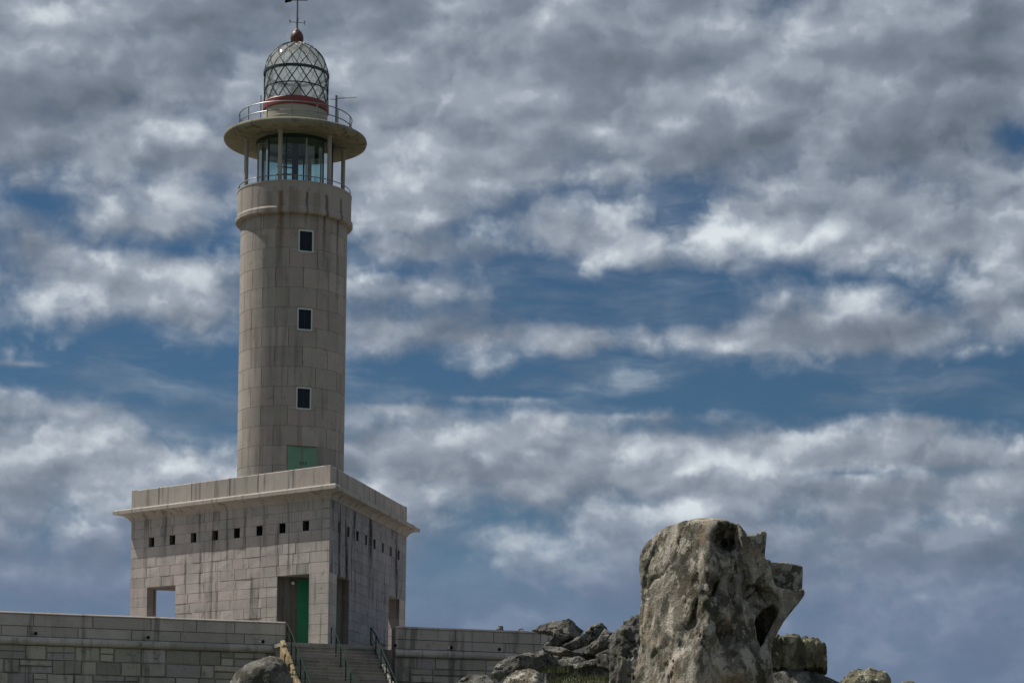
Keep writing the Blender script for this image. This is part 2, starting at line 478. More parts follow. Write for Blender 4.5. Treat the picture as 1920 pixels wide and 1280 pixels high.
m, t, bs, out = new_mat('heath ground')
pos = t.node('ShaderNodeNewGeometry').outputs['Position']
c = t.mix(t.ramp(t.noise(pos, .35, 8, .65), .4, .62), (.055, .065, .028), (.13, .115, .07))
c = t.mix(t.ramp(t.noise(pos, .12, 5, .6), .52, .64), c, (.21, .195, .165))
t.put(bs.inputs['Base Color'], c); bs.inputs['Roughness'].default_value = .95
bump(t, bs, t.noise(pos, 3, 8, .7), .8, .12)
M_GROUND = m
m, t, bs, out = new_mat('grass blades')
pos = t.node('ShaderNodeNewGeometry').outputs['Position']
t.put(bs.inputs['Base Color'], t.mix(t.ramp(t.noise(pos, 1.5, 4, .6), .4, .65), (.032, .062, .014), (.11, .105, .035)))
bs.inputs['Roughness'].default_value = .8
M_GRASS = m

# ================================================================== ground and terrace
def ground_z(x, y):
    z = .040 * max(0, min(y, 130)) if y > 0 else 0.0
    if y > 130: z = 5.2 - (y - 130) * .06
    z = max(z, -6)
    for (gx, gy, s, h) in [(2.6, 82, 6.5, 2.7), (8.2, 60, 4.0, 2.6), (4.6, 47, 3.2, 1.9), (-11.5, 93, 3.2, 2.2), (-1.0, 96, 6, 1.6)]:
        z += h * math.exp(-((x - gx) ** 2 + (y - gy) ** 2) / (2 * s * s))
    z += .35 * mnoise.fractal(Vector((x * .12, y * .12, .3)), 1.0, 2.0, 4) if abs(x) < 90 and -40 < y < 200 else 0
    return z
gb = MB()
xs = sorted(set([-4000, -1500, -600, -250, -120, 120, 250, 600, 1500, 4000] + [round(-80 + i * 1.6, 3) for i in range(101)]))
ys = sorted(set([-4000, -1200, -400, -150, -60, 220, 300, 600, 1500, 4000] + [round(-30 + i * 1.6, 3) for i in range(146)]))
nx_, ny_ = len(xs), len(ys)
gv = [(x, y, ground_z(x, y)) for y in ys for x in xs]
gf = [(j * nx_ + i, j * nx_ + i + 1, (j + 1) * nx_ + i + 1, (j + 1) * nx_ + i) for j in range(ny_ - 1) for i in range(nx_ - 1)]
gb.add(gv, gf)
g = gb.build('ground', M_GROUND, None, True, None)
tag(g, kind='structure')

Z_T = 8.98
WL0, WL1 = Vector((-10.55, 101.35)), Vector((-34.0, 94.55))      # left wall line, stair end to far end
WR0, WR1 = Vector((-5.55, 102.35)), Vector((15.0, 108.4))        # right wall line
tb = MB()
tb.prism([(-33.6, 95.2), (-10.75, 101.8), (-10.6, 101.75), (-10.9, 100.4), (-8.6, 99.9), (-6.4, 101.0), (-6.0, 102.9), (-5.6, 102.8), (14.8, 108.9), (10, 128), (-30, 128)], 3.5, Z_T - .004)
tag(tb.build('terrace', M_STEP), kind='structure')

# ================================================================== stone blocks
def unit_block(seed, cx=.012, cz=.03, jit=1.0, cd=.10):
    rg = random.Random(seed)
    j = lambda s: rg.uniform(-s, s) * jit
    b = MB()
    vs = []
    for (y, ix, iz) in ((1, 0, 0), (cd, 0, 0), (0, cx, cz)):
        for sx, sz in ((-1, -1), (1, -1), (1, 1), (-1, 1)):
            k = 1 if y == 0 else 0
            vs.append((sx * (.5 - ix) + k * j(.006), y + k * j(.03), sz * (.5 - iz) + k * j(.012)))
    fs = [(3, 2, 1, 0), (8, 9, 10, 11)]
    for a in (0, 4):
        for i in range(4):
            k = (i + 1) % 4
            fs.append((a + i, a + k, a + 4 + k, a + 4 + i))
    b.add(vs, fs)
    return b
def block_set(mat, n=6, **kw):
    return [unit_block(31 + i, **kw).mesh('stone_block', mat) for i in range(n)]
def frame2d(p0, dirv):
    """matrix: x along the wall, y into the wall, z up"""
    dx_, dy_ = dirv
    return Matrix(((dx_, -dy_, 0, p0[0]), (dy_, dx_, 0, p0[1]), (0, 0, 1, 0), (0, 0, 0, 1)))
def spans(a, b, holes):
    out = [(a, b)]
    for h0, h1 in holes:
        nx = []
        for s, e in out:
            if h1 <= s or h0 >= e: nx.append((s, e)); continue
            if h0 > s: nx.append((s, h0))
            if h1 < e: nx.append((h1, e))
        out = nx
    return [q for q in out if q[1] - q[0] > .02]
def split(a, b, size, rg, jit=.28):
    n = max(1, round((b - a) / size))
    st = (b - a) / n
    cuts = [a] + [a + st * i + rg.uniform(-jit, jit) * st for i in range(1, n)] + [b]
    return list(zip(cuts[:-1], cuts[1:]))
JT = .016

# ================================================================== lighthouse
LH = empty('lighthouse', TC, T_ROT)
tag(LH, 'tall cylindrical granite lighthouse on a triangular stone base with domed lantern', 'lighthouse')
SIDE = 14.216
RC = SIDE / math.sqrt(3)
PA, PB = 1.30, 3.46                    # corner pier width and far jamb of the corner porches
Z_LIN, Z_COR, Z_PAR = 3.276, 7.20, 8.16
corner = [Vector((RC * math.cos(R(120 * i)), RC * math.sin(R(120 * i)))) for i in range(3)]
WIN_T = [SIDE / 2 + (i - 3.5) * 1.578 for i in range(8)]
WIN_W = .42
rows = [(i * .468, (i + 1) * .468) for i in range(7)]
z = Z_LIN
for i in range(4): rows.append((z, z + .4985)); z += .4985
rows.append((z, 5.74)); z_win = (z, 5.74); z = 5.74
for i in range(2): rows.append((z, z + .455)); z += .455       # the cornice sits above
DEP = .34
M_BASER = granite('rain stained shade-toned base granite', (.275, .272, .28), (.345, .335, .34), (.335, .305, .315), .95, False, .6, .5, .02, 1.3)  # rain streaks, plus the shaded side's tone put into a darker, cooler base
M_PORCH = granite('shade-darkened porch stone', (.155, .14, .125), (.205, .185, .165), (.195, .16, .145), .4, False, .4, .6)  # shade inside the porch is put into this dark stone colour
base_blocks = block_set(M_BASE, 6, cx=.007, cz=.015, cd=.03)
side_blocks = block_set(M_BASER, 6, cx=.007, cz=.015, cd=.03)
n_ind = 0
faces = [(corner[2], corner[0], 'seaward'), (corner[0], corner[1], 'right'), (corner[1], corner[2], 'back')]
def mitre_block(x0, x1, z0, z1, m0, m1, mat, c=.012):
    k = DEP * math.tan(R(30)) if False else DEP / math.tan(R(60))
    k = DEP / math.tan(R(30)) if False else DEP * .5774
    b = MB()
    fr = [(x0 + (0 if m0 else c), 0, z0 + c), (x1 - (0 if m1 else c), 0, z0 + c), (x1 - (0 if m1 else c), 0, z1 - c), (x0 + (0 if m0 else c), 0, z1 - c)]
    md = [(x0, .03 * 0 + c, z0), (x1, c, z0), (x1, c, z1), (x0, c, z1)]
    if m0: md[0] = (x0 + c * .58, c, z0); md[3] = (x0 + c * .58, c, z1)
    if m1: md[1] = (x1 - c * .58, c, z0); md[2] = (x1 - c * .58, c, z1)
    bk = [(x0 + (k if m0 else 0), DEP, z0), (x1 - (k if m1 else 0), DEP, z0), (x1 - (k if m1 else 0), DEP, z1), (x0 + (k if m0 else 0), DEP, z1)]
    fs = [(0, 1, 2, 3), (11, 10, 9, 8)]
    for a in (0, 4):
        for i in range(4):
            q = (i + 1) % 4
            fs.append((a + i, a + 4 + i, a + 4 + q, a + q))
    b.add(fr + md + bk, fs)
    return b
for fi, (p0, p1, nm) in enumerate(faces):
    rg = random.Random(50 + fi)
    dv = (p1 - p0).normalized()
    Mf = frame2d(p0, dv)
    # mortar body behind the stones, with the real openings
    mb = MB()
    h_up = [(t_ - WIN_W / 2, t_ + WIN_W / 2) for t_ in WIN_T]
    k3 = .36 * .5774 + .02
    for z0, z1, hs in ((0, Z_LIN, None), (Z_LIN, z_win[0], []), (z_win[0], z_win[1], h_up), (z_win[1], 6.62, [])):
        a0, a1 = (PB + .01, SIDE - PB - .01) if hs is None else (k3, SIDE - k3)
        for s, e in spans(a0, a1, hs or []):
            mb.box(s, e, .014, .355, z0, z1)
    body = mb.build('base_wall', M_JOINT, LH)
    body.matrix_local = Mf
    rest = MB()
    for ri, (z0, z1) in enumerate(rows):
        low = ri < 7
        hs = h_up if (z0, z1) == z_win else []
        a0, a1 = (PB, SIDE - PB) if low else (0, SIDE)
        for s, e in spans(a0, a1, hs):
            for (x0, x1) in split(s, e, 1.12, rg):
                q0, q1 = (not low and x0 < .01), (not low and x1 > SIDE - .01)
                x0g = x0 + (0 if (q0 or x0 == s) else JT / 2)
                x1g = x1 - (0 if (q1 or x1 == e) else JT / 2)
                zz0, zz1 = z0 + JT / 2, z1 - JT / 2
                if q0 or q1:
                    bq = mitre_block(x0g, x1g, zz0, zz1, q0, q1, M_BASE)
                    if fi == 2: rest.add(bq.v, bq.f)
                    else:
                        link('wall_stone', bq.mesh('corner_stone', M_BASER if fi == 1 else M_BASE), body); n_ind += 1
                    continue
                near = fi == 0 or (fi == 1 and n_ind < 300)
                M = Matrix.Translation(((x0g + x1g) / 2, rg.uniform(-.006, .006), (zz0 + zz1) / 2)) @ Matrix.Diagonal((x1g - x0g, DEP, zz1 - zz0, 1))
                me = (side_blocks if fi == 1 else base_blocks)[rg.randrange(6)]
                if near:
                    link('wall_stone', me, body, M); n_ind += 1
                else:
                    rest.add([M @ v.co for v in me.vertices], [tuple(p.vertices) for p in me.polygons])
    if rest.v:
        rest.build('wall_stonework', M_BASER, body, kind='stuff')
    # thin dark strips added over the jambs to imitate the porch's shade
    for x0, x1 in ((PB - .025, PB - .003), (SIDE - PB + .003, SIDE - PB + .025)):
        jl = MB().box(x0, x1, .02, .36, 0, Z_LIN - .003).build('reveal_shade_strip', M_PORCH, LH); jl.matrix_local = Mf
    # small square windows
    for i, t_ in enumerate(WIN_T):
        if fi == 2: continue
        wn = MB()
        zc0, zc1 = z_win
        hw = WIN_W / 2
        for bx in ((t_ - hw, t_ - hw + .04, zc0, zc1), (t_ + hw - .04, t_ + hw, zc0, zc1), (t_ - hw + .04, t_ + hw - .04, zc0, zc0 + .04), (t_ - hw + .04, t_ + hw - .04, zc1 - .04, zc1)):
            wn.box(bx[0], bx[1], .20, .26, bx[2], bx[3])
        fo = wn.build('small_window', M_DARK, LH); fo.matrix_local = Mf
        MB().box(t_ - hw + .03, t_ + hw - .03, .235, .245, zc0 + .03, zc1 - .03).build('pane', M_PANE, fo)
    # parapet above the cornice
    pr = MB()
    pr.box(.25, SIDE - .25, .03, .30, Z_COR - .05, Z_PAR - .03)
    pw_ = pr.build('parapet', M_MORTAR, LH); pw_.matrix_local = Mf
    for (x0, x1) in split(0, SIDE, 2.4, rg, .12):
        q0, q1 = x0 < .01, x1 > SIDE - .01
        bq = mitre_block(x0 + (0 if q0 else .008), x1 - (0 if q1 else .008), Z_COR - .06, Z_PAR, q0, q1, M_TRIM, .035)
        link('parapet_stone', bq.mesh('parapet_stone', M_TRIM), pw_)
# solid cores
def tri_inset(o): return [Vector(c) * ((RC - 2 * o) / RC) for c in corner]
def clip(poly, n, dmax):
    out = []
    for i, p in enumerate(poly):
        q = poly[(i + 1) % len(poly)]
        dp, dq = p.dot(n) - dmax, q.dot(n) - dmax
        if dp <= 0: out.append(p)
        if dp * dq < 0: out.append(p + (q - p) * (dp / (dp - dq)))
    return out
core = MB()
core.prism([tuple(p) for p in tri_inset(.35)], Z_LIN, 7.30)
core.build('upper_storey', M_MORTAR, LH)
hexa = tri_inset(.35)
PORCH = RC - PB * math.cos(R(30))
for c_ in corner: hexa = clip(hexa, c_.normalized(), PORCH)
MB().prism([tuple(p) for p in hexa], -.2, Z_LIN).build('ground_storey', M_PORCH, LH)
# corner piers, one triangular stone to a course
for ci, c_ in enumerate(corner):
    inw = -c_.normalized()
    d1 = (corner[(ci + 1) % 3] - c_).normalized(); d2 = (corner[(ci + 2) % 3] - c_).normalized()
    pier = MB().prism([tuple(c_ + inw * .03), tuple(c_ + d1 * (PA - .02) + inw * .01), tuple(c_ + d2 * (PA - .02) + inw * .01)], -.2, Z_LIN).build('corner_pier', M_MORTAR, LH)
    for (z0, z1) in rows[:7]:
        ch = .03
        b = MB().prism([tuple(c_ + d1 * ch * .6), tuple(c_ + d1 * PA), tuple(c_ + d2 * PA), tuple(c_ + d2 * ch * .6)], z0 + JT / 2, z1 - (JT / 2 if z1 < 3.2 else -.01))
        b.build('pier_stone', M_BASE, pier)
# cornice
cprof = [(-.30, 6.62), (.03, 6.62), (.05, 6.68), (.10, 6.78), (.22, 6.90), (.44, 6.965), (.50, 6.97), (.50, 7.13), (.43, 7.20), (-.30, 7.225)]
cv, cf = [], []
for o_, z_ in cprof:
    for c_ in corner: cv.append((*(c_ * ((RC + 2 * o_) / RC)), z_))
for i in range(len(cprof) - 1):
    for k in range(3):
        k2 = (k + 1) % 3
        cf.append((i * 3 + k, i * 3 + k2, (i + 1) * 3 + k2, (i + 1) * 3 + k))
MB().add(cv, cf).build('cornice', M_TRIM, LH)
MB().prism([tuple(p) for p in tri_inset(.28)], 7.31, 7.36).build('roof_deck', M_CONC, LH)
# porch doors on the three truncated corners (only the near one has its leaf in view)
def local_frame(c_, r):
    n = c_.normalized()
    return Matrix(((-n.y, -n.x, 0, n.x * r), (n.x, -n.y, 0, n.y * r), (0, 0, 1, 0), (0, 0, 0, 1)))   # x to the left of n, y inwards
Md = local_frame(corner[0], PORCH)
dr = MB().box(-.78, .78, -.05, .02, .02, 3.20).build('porch_door', M_DOOR, LH); dr.matrix_local = Md
for s in (-1, 1):
    MB().box(s * .40 - .30, s * .40 + .30, -.065, -.045, .25, 1.45).build('door_panel', M_DOOR, dr)
    MB().box(s * .40 - .30, s * .40 + .30, -.065, -.045, 1.65, 3.0).build('door_panel', M_DOOR, dr)
MB().tube([(.06, -.06, 1.2), (.06, -.12, 1.2), (.20, -.12, 1.2)], .014).build('handle', M_STEEL, dr)
th = MB().box(-1.25, 1.25, -.9, .05, -.02, .10).build('threshold', M_TRIM, LH); th.matrix_local = Md
lp = MB().box(-.09, .09, -.10, 0, 2.96, 3.10).build('wall_lamp', M_DARK, LH); lp.matrix_local = Md @ Matrix.Translation((-1.0, 0, 0))
MB().sphere((0, -.12, 3.0), .085, 12, 8).build('lamp_globe', M_WHITE, lp)

# ---- round shaft
RT = 2.6036
Z_COLLAR, Z_GAL = 20.95, 22.49
shaft = MB().lathe([(0, 7.2), (2.48, 7.2), (2.48, 21.3), (0, 21.3)], 72).build('tower_shaft', M_MORTAR, LH, True)
def curved(a0, a1, z0, z1, r0=2.40, r1=RT, mat=M_TOWER):
    n = max(2, round((a1 - a0) / 5))
    c = .006
    b = MB(); vs = []
    for i in range(n + 1):
        a = R(a0 + (a1 - a0) * i / n)
        da = 0
        ca, sa = math.cos(a), math.sin(a)
        ae = a + (c / r1 if i == 0 else (-c / r1 if i == n else 0))
        vs += [(r0 * ca, r0 * sa, z0), ((r1 - c) * ca, (r1 - c) * sa, z0), (r1 * math.cos(ae), r1 * math.sin(ae), z0 + c), (r1 * math.cos(ae), r1 * math.sin(ae), z1 - c), ((r1 - c) * ca, (r1 - c) * sa, z1), (r0 * ca, r0 * sa, z1)]
    fs = [tuple(range(6)), tuple(reversed(range(n * 6, n * 6 + 6)))]
    for i in range(n):
        for k in range(6):
            k2 = (k + 1) % 6
            fs.append((i * 6 + k, i * 6 + k2, (i + 1) * 6 + k2, (i + 1) * 6 + k))
    return b.add(vs, fs)
tw_win = [19.65, 15.91, 12.13]
WHW, WHH = math.degrees(math.asin(.36 / RT)), .52
DHA, DTOP = 16.4, 9.86
tholes = [(-WHW, WHW, zc - WHH, zc + WHH) for zc in tw_win] + [(-DHA, DHA, 6.0, DTOP)]
CH = .945
cut_z = [DTOP + CH * k for k in range(-3, 13)]
jg = math.degrees(.007 / RT)
full = {}
joint = MB()
for ci, z0 in enumerate(cut_z):
    z1 = min(z0 + CH, Z_COLLAR + .25)
    if z1 - z0 < .1: continue
    off = -32 if ci % 2 else -17
    for k in range(12):
        a0 = off + 30 * k; a1 = a0 + 30
        for sh in (0, -360):
            pass
        aa0, aa1 = ((a0 + 180) % 360) - 180, ((a0 + 180) % 360) - 150
        pieces = [(aa0, aa1, z0, z1)]
        for (h0, h1, hz0, hz1) in tholes:
            nx = []
            for (b0, b1, y0, y1) in pieces:
                if h1 <= b0 or h0 >= b1 or hz1 <= y0 or hz0 >= y1:
                    nx.append((b0, b1, y0, y1)); continue
                if hz1 < y1: nx.append((b0, b1, hz1, y1))
                if hz0 > y0: nx.append((b0, b1, y0, hz0))
                m0, m1 = max(y0, hz0), min(y1, hz1)
                if b0 < h0: nx.append((b0, h0, m0, m1))
                if b1 > h1: nx.append((h1, b1, m0, m1))
            pieces = nx
        for (b0, b1, y0, y1) in pieces:
            jq = curved(b0, b1, y0, y1, 2.45, RT - .011); joint.add(jq.v, jq.f)
            if y1 - y0 < .05 or b1 - b0 < .8: continue
            if len(pieces) == 1 and b1 - b0 > 29.9:
                key = round(y1 - y0, 3)
                if key not in full:
                    full[key] = curved(jg, 30 - jg, .007, key - .007).mesh('tower_stone', M_TOWER, True, R(25))
                link('tower_stone', full[key], shaft, Matrix.Translation((0, 0, y0)) @ Matrix.Rotation(R(b0), 4, 'Z'))
            else:
                curved(b0 + jg, b1 - jg, y0 + .009, y1 - .009).build('tower_stone', M_TOWER, shaft, True, R(25))
joint.build('joint_mortar', M_JOINT, shaft, True, R(25))
def radial(r): return Matrix(((0, -1, 0, r), (1, 0, 0, 0), (0, 0, 1, 0), (0, 0, 0, 1)))   # x sideways, y inwards, at the near axis
for zc in tw_win:
    b = MB(); hw, hh, fw = .37, .53, .062
    for q in ((-hw, -hw + fw, -hh, hh), (hw - fw, hw, -hh, hh), (-hw + fw, hw - fw, -hh, -hh + fw), (-hw + fw, hw - fw, hh - fw, hh)):
        b.box(q[0], q[1], -.035, .10, zc + q[2], zc + q[3])
    fo = b.build('shaft_window', M_FRAME, LH); fo.matrix_local = radial(RT - .02)
    MB().box(-hw + .05, hw - .05, .055, .062, zc - hh + .05, zc + hh - .05).build('pane', M_PANE, fo)
    MB().box(-.012, .012, .04, .056, zc - hh + .05, zc + hh - .05).build('glazing_bar', M_DARK, fo)
hw = RT * math.sin(R(DHA)) - .01
pd = MB().box(-hw, hw, 0, .05, 7.3, DTOP - .02).build('upper_door', M_PDOOR, LH); pd.matrix_local = radial(RT * math.cos(R(DHA)) - .02)
MB().box(-.012, .012, -.006, .003, 7.3, DTOP - .05).build('door_joint', M_PDOOR, pd)
for i, xx in enumerate((-.06, .06, .20)):
    mk = MB()
    mk.box(xx - .045, xx - .02, -.008, .004, 8.96, 9.10).box(xx - .02, xx + .035, -.008, .004, 9.07, 9.10).box(xx - .02, xx + .02, -.008, .004, 9.01, 9.035)
    mk.build('door_mark', M_DARK, pd)
MB().box(.02, .08, -.03, .004, 8.60, 8.76).build('lock', M_DARK, pd)

# ---- collar and gallery
collar = MB().lathe([(2.45, Z_COLLAR), (2.82, Z_COLLAR), (2.86, Z_COLLAR + .05), (2.86, Z_COLLAR + .22), (2.80, Z_COLLAR + .30), (2.78, Z_COLLAR + .33), (2.78, Z_GAL - .10), (2.80, Z_GAL - .07), (2.80, Z_GAL), (2.55, Z_GAL), (2.55, Z_GAL - .25), (0, Z_GAL - .25)], 96).build('gallery_collar', M_TOWER, LH, True, R(30))
ring = lambda r, z, n=72, a0=0, a1=360: [(r * math.cos(R(a0 + (a1 - a0) * i / n)), r * math.sin(R(a0 + (a1 - a0) * i / n)), z) for i in range(n)]
gr_ = MB().tube(ring(2.72, Z_GAL + .24), .022, 6, closed=True)
gr_ = gr_.build('gallery_rail', M_STEEL, LH, True)
for i in range(18):
    a = R(i * 20 + 8)
    MB().tube([(2.72 * math.cos(a), 2.72 * math.sin(a), Z_GAL - .03), (2.72 * math.cos(a), 2.72 * math.sin(a), Z_GAL + .24)], .016, 6).build('rail_post', M_STEEL, gr_)
Z_CAN = 24.96
for i in range(6):
    a = R(30 + 60 * i)
    x, y = 2.42 * math.cos(a), 2.42 * math.sin(a)
    cl = MB().lathe([(0, Z_GAL - .24), (.105, Z_GAL - .24), (.105, Z_CAN + .06), (0, Z_CAN + .06)], 16)
    cl.v = [(p[0] + x, p[1] + y, p[2]) for p in cl.v]
    co = cl.build('gallery_column', M_COLUMN, LH, True)
    cp = MB().lathe([(.1, Z_CAN - .03), (.15, Z_CAN - .02), (.16, Z_CAN + .05), (.1, Z_CAN + .06)], 16)
    cp.v = [(p[0] + x, p[1] + y, p[2]) for p in cp.v]
    cp.build('capital', M_COLUMN, co, True)
# glazed room: twelve panes between mullions
RG = 1.86
NP = 12
groom = MB().lathe([(0, Z_GAL - .24), (RG + .03, Z_GAL - .24), (RG + .03, Z_GAL - .08), (RG - .06, Z_GAL - .08), (0, Z_GAL - .20)], 48).build('glazed_room', M_DARK, LH, True)
for i in range(NP):
    a0, a1 = R(i * 30 + 4), R(i * 30 + 34)
    p, q = (RG * math.cos(a0), RG * math.sin(a0)), (RG * math.cos(a1), RG * math.sin(a1))
    MB().add([(*p, Z_GAL - .08), (*q, Z_GAL - .08), (*q, Z_CAN + .02), (*p, Z_CAN + .02)], [(0, 1, 2, 3)]).build('glass_pane', M_GLASS2, groom)
    MB().tube([(*p, Z_GAL - .08), (*p, Z_CAN + .04)], .042, 8).build('mullion', M_LATT if i % 3 else M_COLUMN, groom)
MB().lathe([(RG - .05, Z_CAN - .16), (RG + .05, Z_CAN - .16), (RG + .05, Z_CAN + .05), (RG - .05, Z_CAN + .05), (RG - .05, Z_CAN - .16)], 48).build('head_ring', M_LATT, groom, True)
MB().lathe([(0, Z_GAL - .2), (.16, Z_GAL - .2), (.16, Z_CAN + .04), (0, Z_CAN + .04)], 16).build('central_pipe', M_DARK, groom, True)
st_ = MB()
for i in range(9):
    a = R(160 + 22 * i)
    st_.tube([(.15 * math.cos(a), .15 * math.sin(a), Z_GAL - .1 + .29 * i), (.9 * math.cos(a), .9 * math.sin(a), Z_GAL - .1 + .29 * i)], .03, 6)
st_.build('spiral_stair', M_DARK, groom)
# canopy
canopy = MB().lathe([(0, Z_CAN + .05), (1.7, Z_CAN + .05), (1.75, Z_CAN + .02), (2.9, Z_CAN + .0), (3.30, Z_CAN + .01), (3.46, Z_CAN + .08), (3.50, Z_CAN + .20), (3.47, Z_CAN + .30), (3.36, Z_CAN + .36), (2.9, Z_CAN + .40), (1.5, Z_CAN + .47), (0, Z_CAN + .47)], 128).build('canopy', M_CONC, LH, True, R(60))
Z_CT = Z_CAN + .42
rail = MB()
for h_ in (.88, .46):
    rail.tube(ring(2.75, Z_CT + h_, 96), .024, 6, closed=True)
rail = rail.build('canopy_rail', M_STEEL, LH, True)
for i in range(14):
    a = R(i * 360 / 14 + 9)
    x, y = 2.75 * math.cos(a), 2.75 * math.sin(a)
    MB().tube([(x, y, Z_CT - .03), (x, y, Z_CT + .88)], .026, 6).build('rail_post', M_STEEL, rail)
# drum, red band
Z_RB, Z_RT = 26.52, 26.93
MB().lathe([(0, Z_CAN + .4), (1.68, Z_CAN + .4), (1.68, Z_CT + .62), (1.55, Z_CT + .68), (1.55, Z_RB), (0, Z_RB)], 72).build('lantern_drum', M_CREAM, LH, True, R(30))
MB().lathe([(0, Z_RB), (1.56, Z_RB), (1.61, Z_RB + .05), (1.61, Z_RT - .05), (1.57, Z_RT), (0, Z_RT)], 72).build('red_band', M_RED, LH, True, R(30))
# lantern lattice and dome
RL, Z_RG = 1.56, 28.40
lat = MB().lathe([(RL - .04, Z_RG - .06), (RL + .05, Z_RG - .06), (RL + .05, Z_RG + .06), (RL - .04, Z_RG + .06), (RL - .04, Z_RG - .06)], 72).build('lantern', M_LATT, LH, True, R(30))
NB = 14
for s in (-1, 1):
    for i in range(NB):
        a0 = i * 360 / NB + 5
        pts = []
        for k in range(9):
            f_ = k / 8
            a = R(a0 + s * f_ * 1.5 * 360 / NB)
            pts.append((RL * math.cos(a), RL * math.sin(a), Z_RT - .02 + (Z_RG - Z_RT) * f_))
        MB().tube(pts, .026, 6).build('lattice_bar', M_LATT, lat)
        pts = []
        for k in range(11):
            f_ = k / 10
            th = f_ * R(74)
            a = R(a0 + s * (1.5 + f_ * 2.0) * 360 / NB)
            r_ = RL * math.cos(th)
            pts.append((r_ * math.cos(a), r_ * math.sin(a), Z_RG + RL * math.sin(th)))
        MB().tube(pts, .020, 6).build('dome_bar', M_LATT, lat)
MB().lathe([(RL - .03, Z_RT), (RL - .03, Z_RG)], 48).build('lantern_glass', M_GLASS, lat, True)
MB().lathe([((RL - .03) * math.cos(R(a)), Z_RG + (RL - .03) * math.sin(R(a))) for a in range(0, 73, 6)], 48).build('dome_glass', M_GLASS, lat, True)
MB().lathe([(RL * math.cos(R(a)), Z_RG + RL * math.sin(R(a)) + .01) for a in (70, 74, 78, 82, 86, 90)], 32).build('dome_cap', M_CREAM, lat, True)
MB().lathe([(RL - .06, 27.58), (RL - .02, 27.58), (RL - .02, 27.63), (RL - .06, 27.63), (RL - .06, 27.58)], 48).build('inner_ring', M_LATT, lat, True)
MB().lathe([(0, Z_RT), (.26, Z_RT), (.26, 27.3), (.34, 27.32), (.34, 27.40), (.22, 27.44), (.25, 27.6), (.25, 27.92), (.2, 28.0), (0, 28.02)], 24).build('lamp_optic', M_DARK, lat, True, R(30))
# ball, vane, antenna
MB().lathe([(0, 29.92), (.20, 29.92), (.30, 30.02), (.325, 30.20), (.30, 30.36), (.22, 30.50), (.12, 30.60), (.07, 30.66), (0, 30.66)], 28).build('finial_ball', M_BALL, LH, True)
vane = MB().tube([(0, 0, 30.60), (0, 0, 32.90)], [.055, .035], 8).build('weather_vane', M_STEEL, LH, True)
for i in range(4):
    a = R(i * 90 + 71.4 + 12)
    ca, sa = math.cos(a), math.sin(a)
    b = MB().tube([(0, 0, 30.98), (.36 * ca, .36 * sa, 30.98)], .014, 5)
    b.tube([(.36 * ca, .36 * sa, 30.90), (.36 * ca, .36 * sa, 31.07)], .018, 5)
    b.tube([(.32 * ca, .32 * sa, 31.06), (.42 * ca, .42 * sa, 31.06)], .014, 5)
    b.build('compass_arm', M_DARK, vane)
aa = T_ROT
ux, uy = math.cos(-aa), math.sin(-aa)          # picture-right in local axes
vb = MB().tube([(-.62 * ux, -.62 * uy, 32.06), (.5 * ux, .5 * uy, 32.06)], .02, 5)
vb.add([(-.62 * ux, -.62 * uy, 32.20), (-.62 * ux, -.62 * uy, 31.92), (-.28 * ux, -.28 * uy, 32.00), (-.28 * ux, -.28 * uy, 32.12)], [(0, 1, 2, 3), (3, 2, 1, 0)])
vb.build('vane_arrow', M_DARK, vane)
ax, ay = 1.98 * ux, 1.98 * uy
ant = MB().tube([(ax, ay, Z_CT), (ax, ay, Z_CT + 2.05)], .055, 8).build('antenna', M_STEEL, LH, True)
yb = MB().tube([(ax - .32 * ux, ay - .32 * uy, Z_CT + 1.86), (ax + .02 * ux, ay, Z_CT + 1.86)], .018, 5)
yb.tube([(ax, ay, Z_CT + 1.90), (ax + 1.0 * ux, ay + 1.0 * uy, Z_CT + 1.98)], .02, 5)
for k in range(7):
    f_ = .18 + k * .13
    px_, py_ = ax + f_ * ux, ay + f_ * uy
    yb.tube([(px_ + .12 * uy, py_ - .12 * ux, Z_CT + 1.83 + .08 * f_), (px_ - .12 * uy, py_ + .12 * ux, Z_CT + 2.01 + .08 * f_)], .010, 5)
yb.build('antenna_elements', M_STEEL, ant)
MB().tube([(-1.72 * ux, -1.72 * uy, Z_CT), (-1.72 * ux, -1.72 * uy, Z_CT + 2.0)], .025, 6).build('lightning_rod', M_STEEL, LH, True)

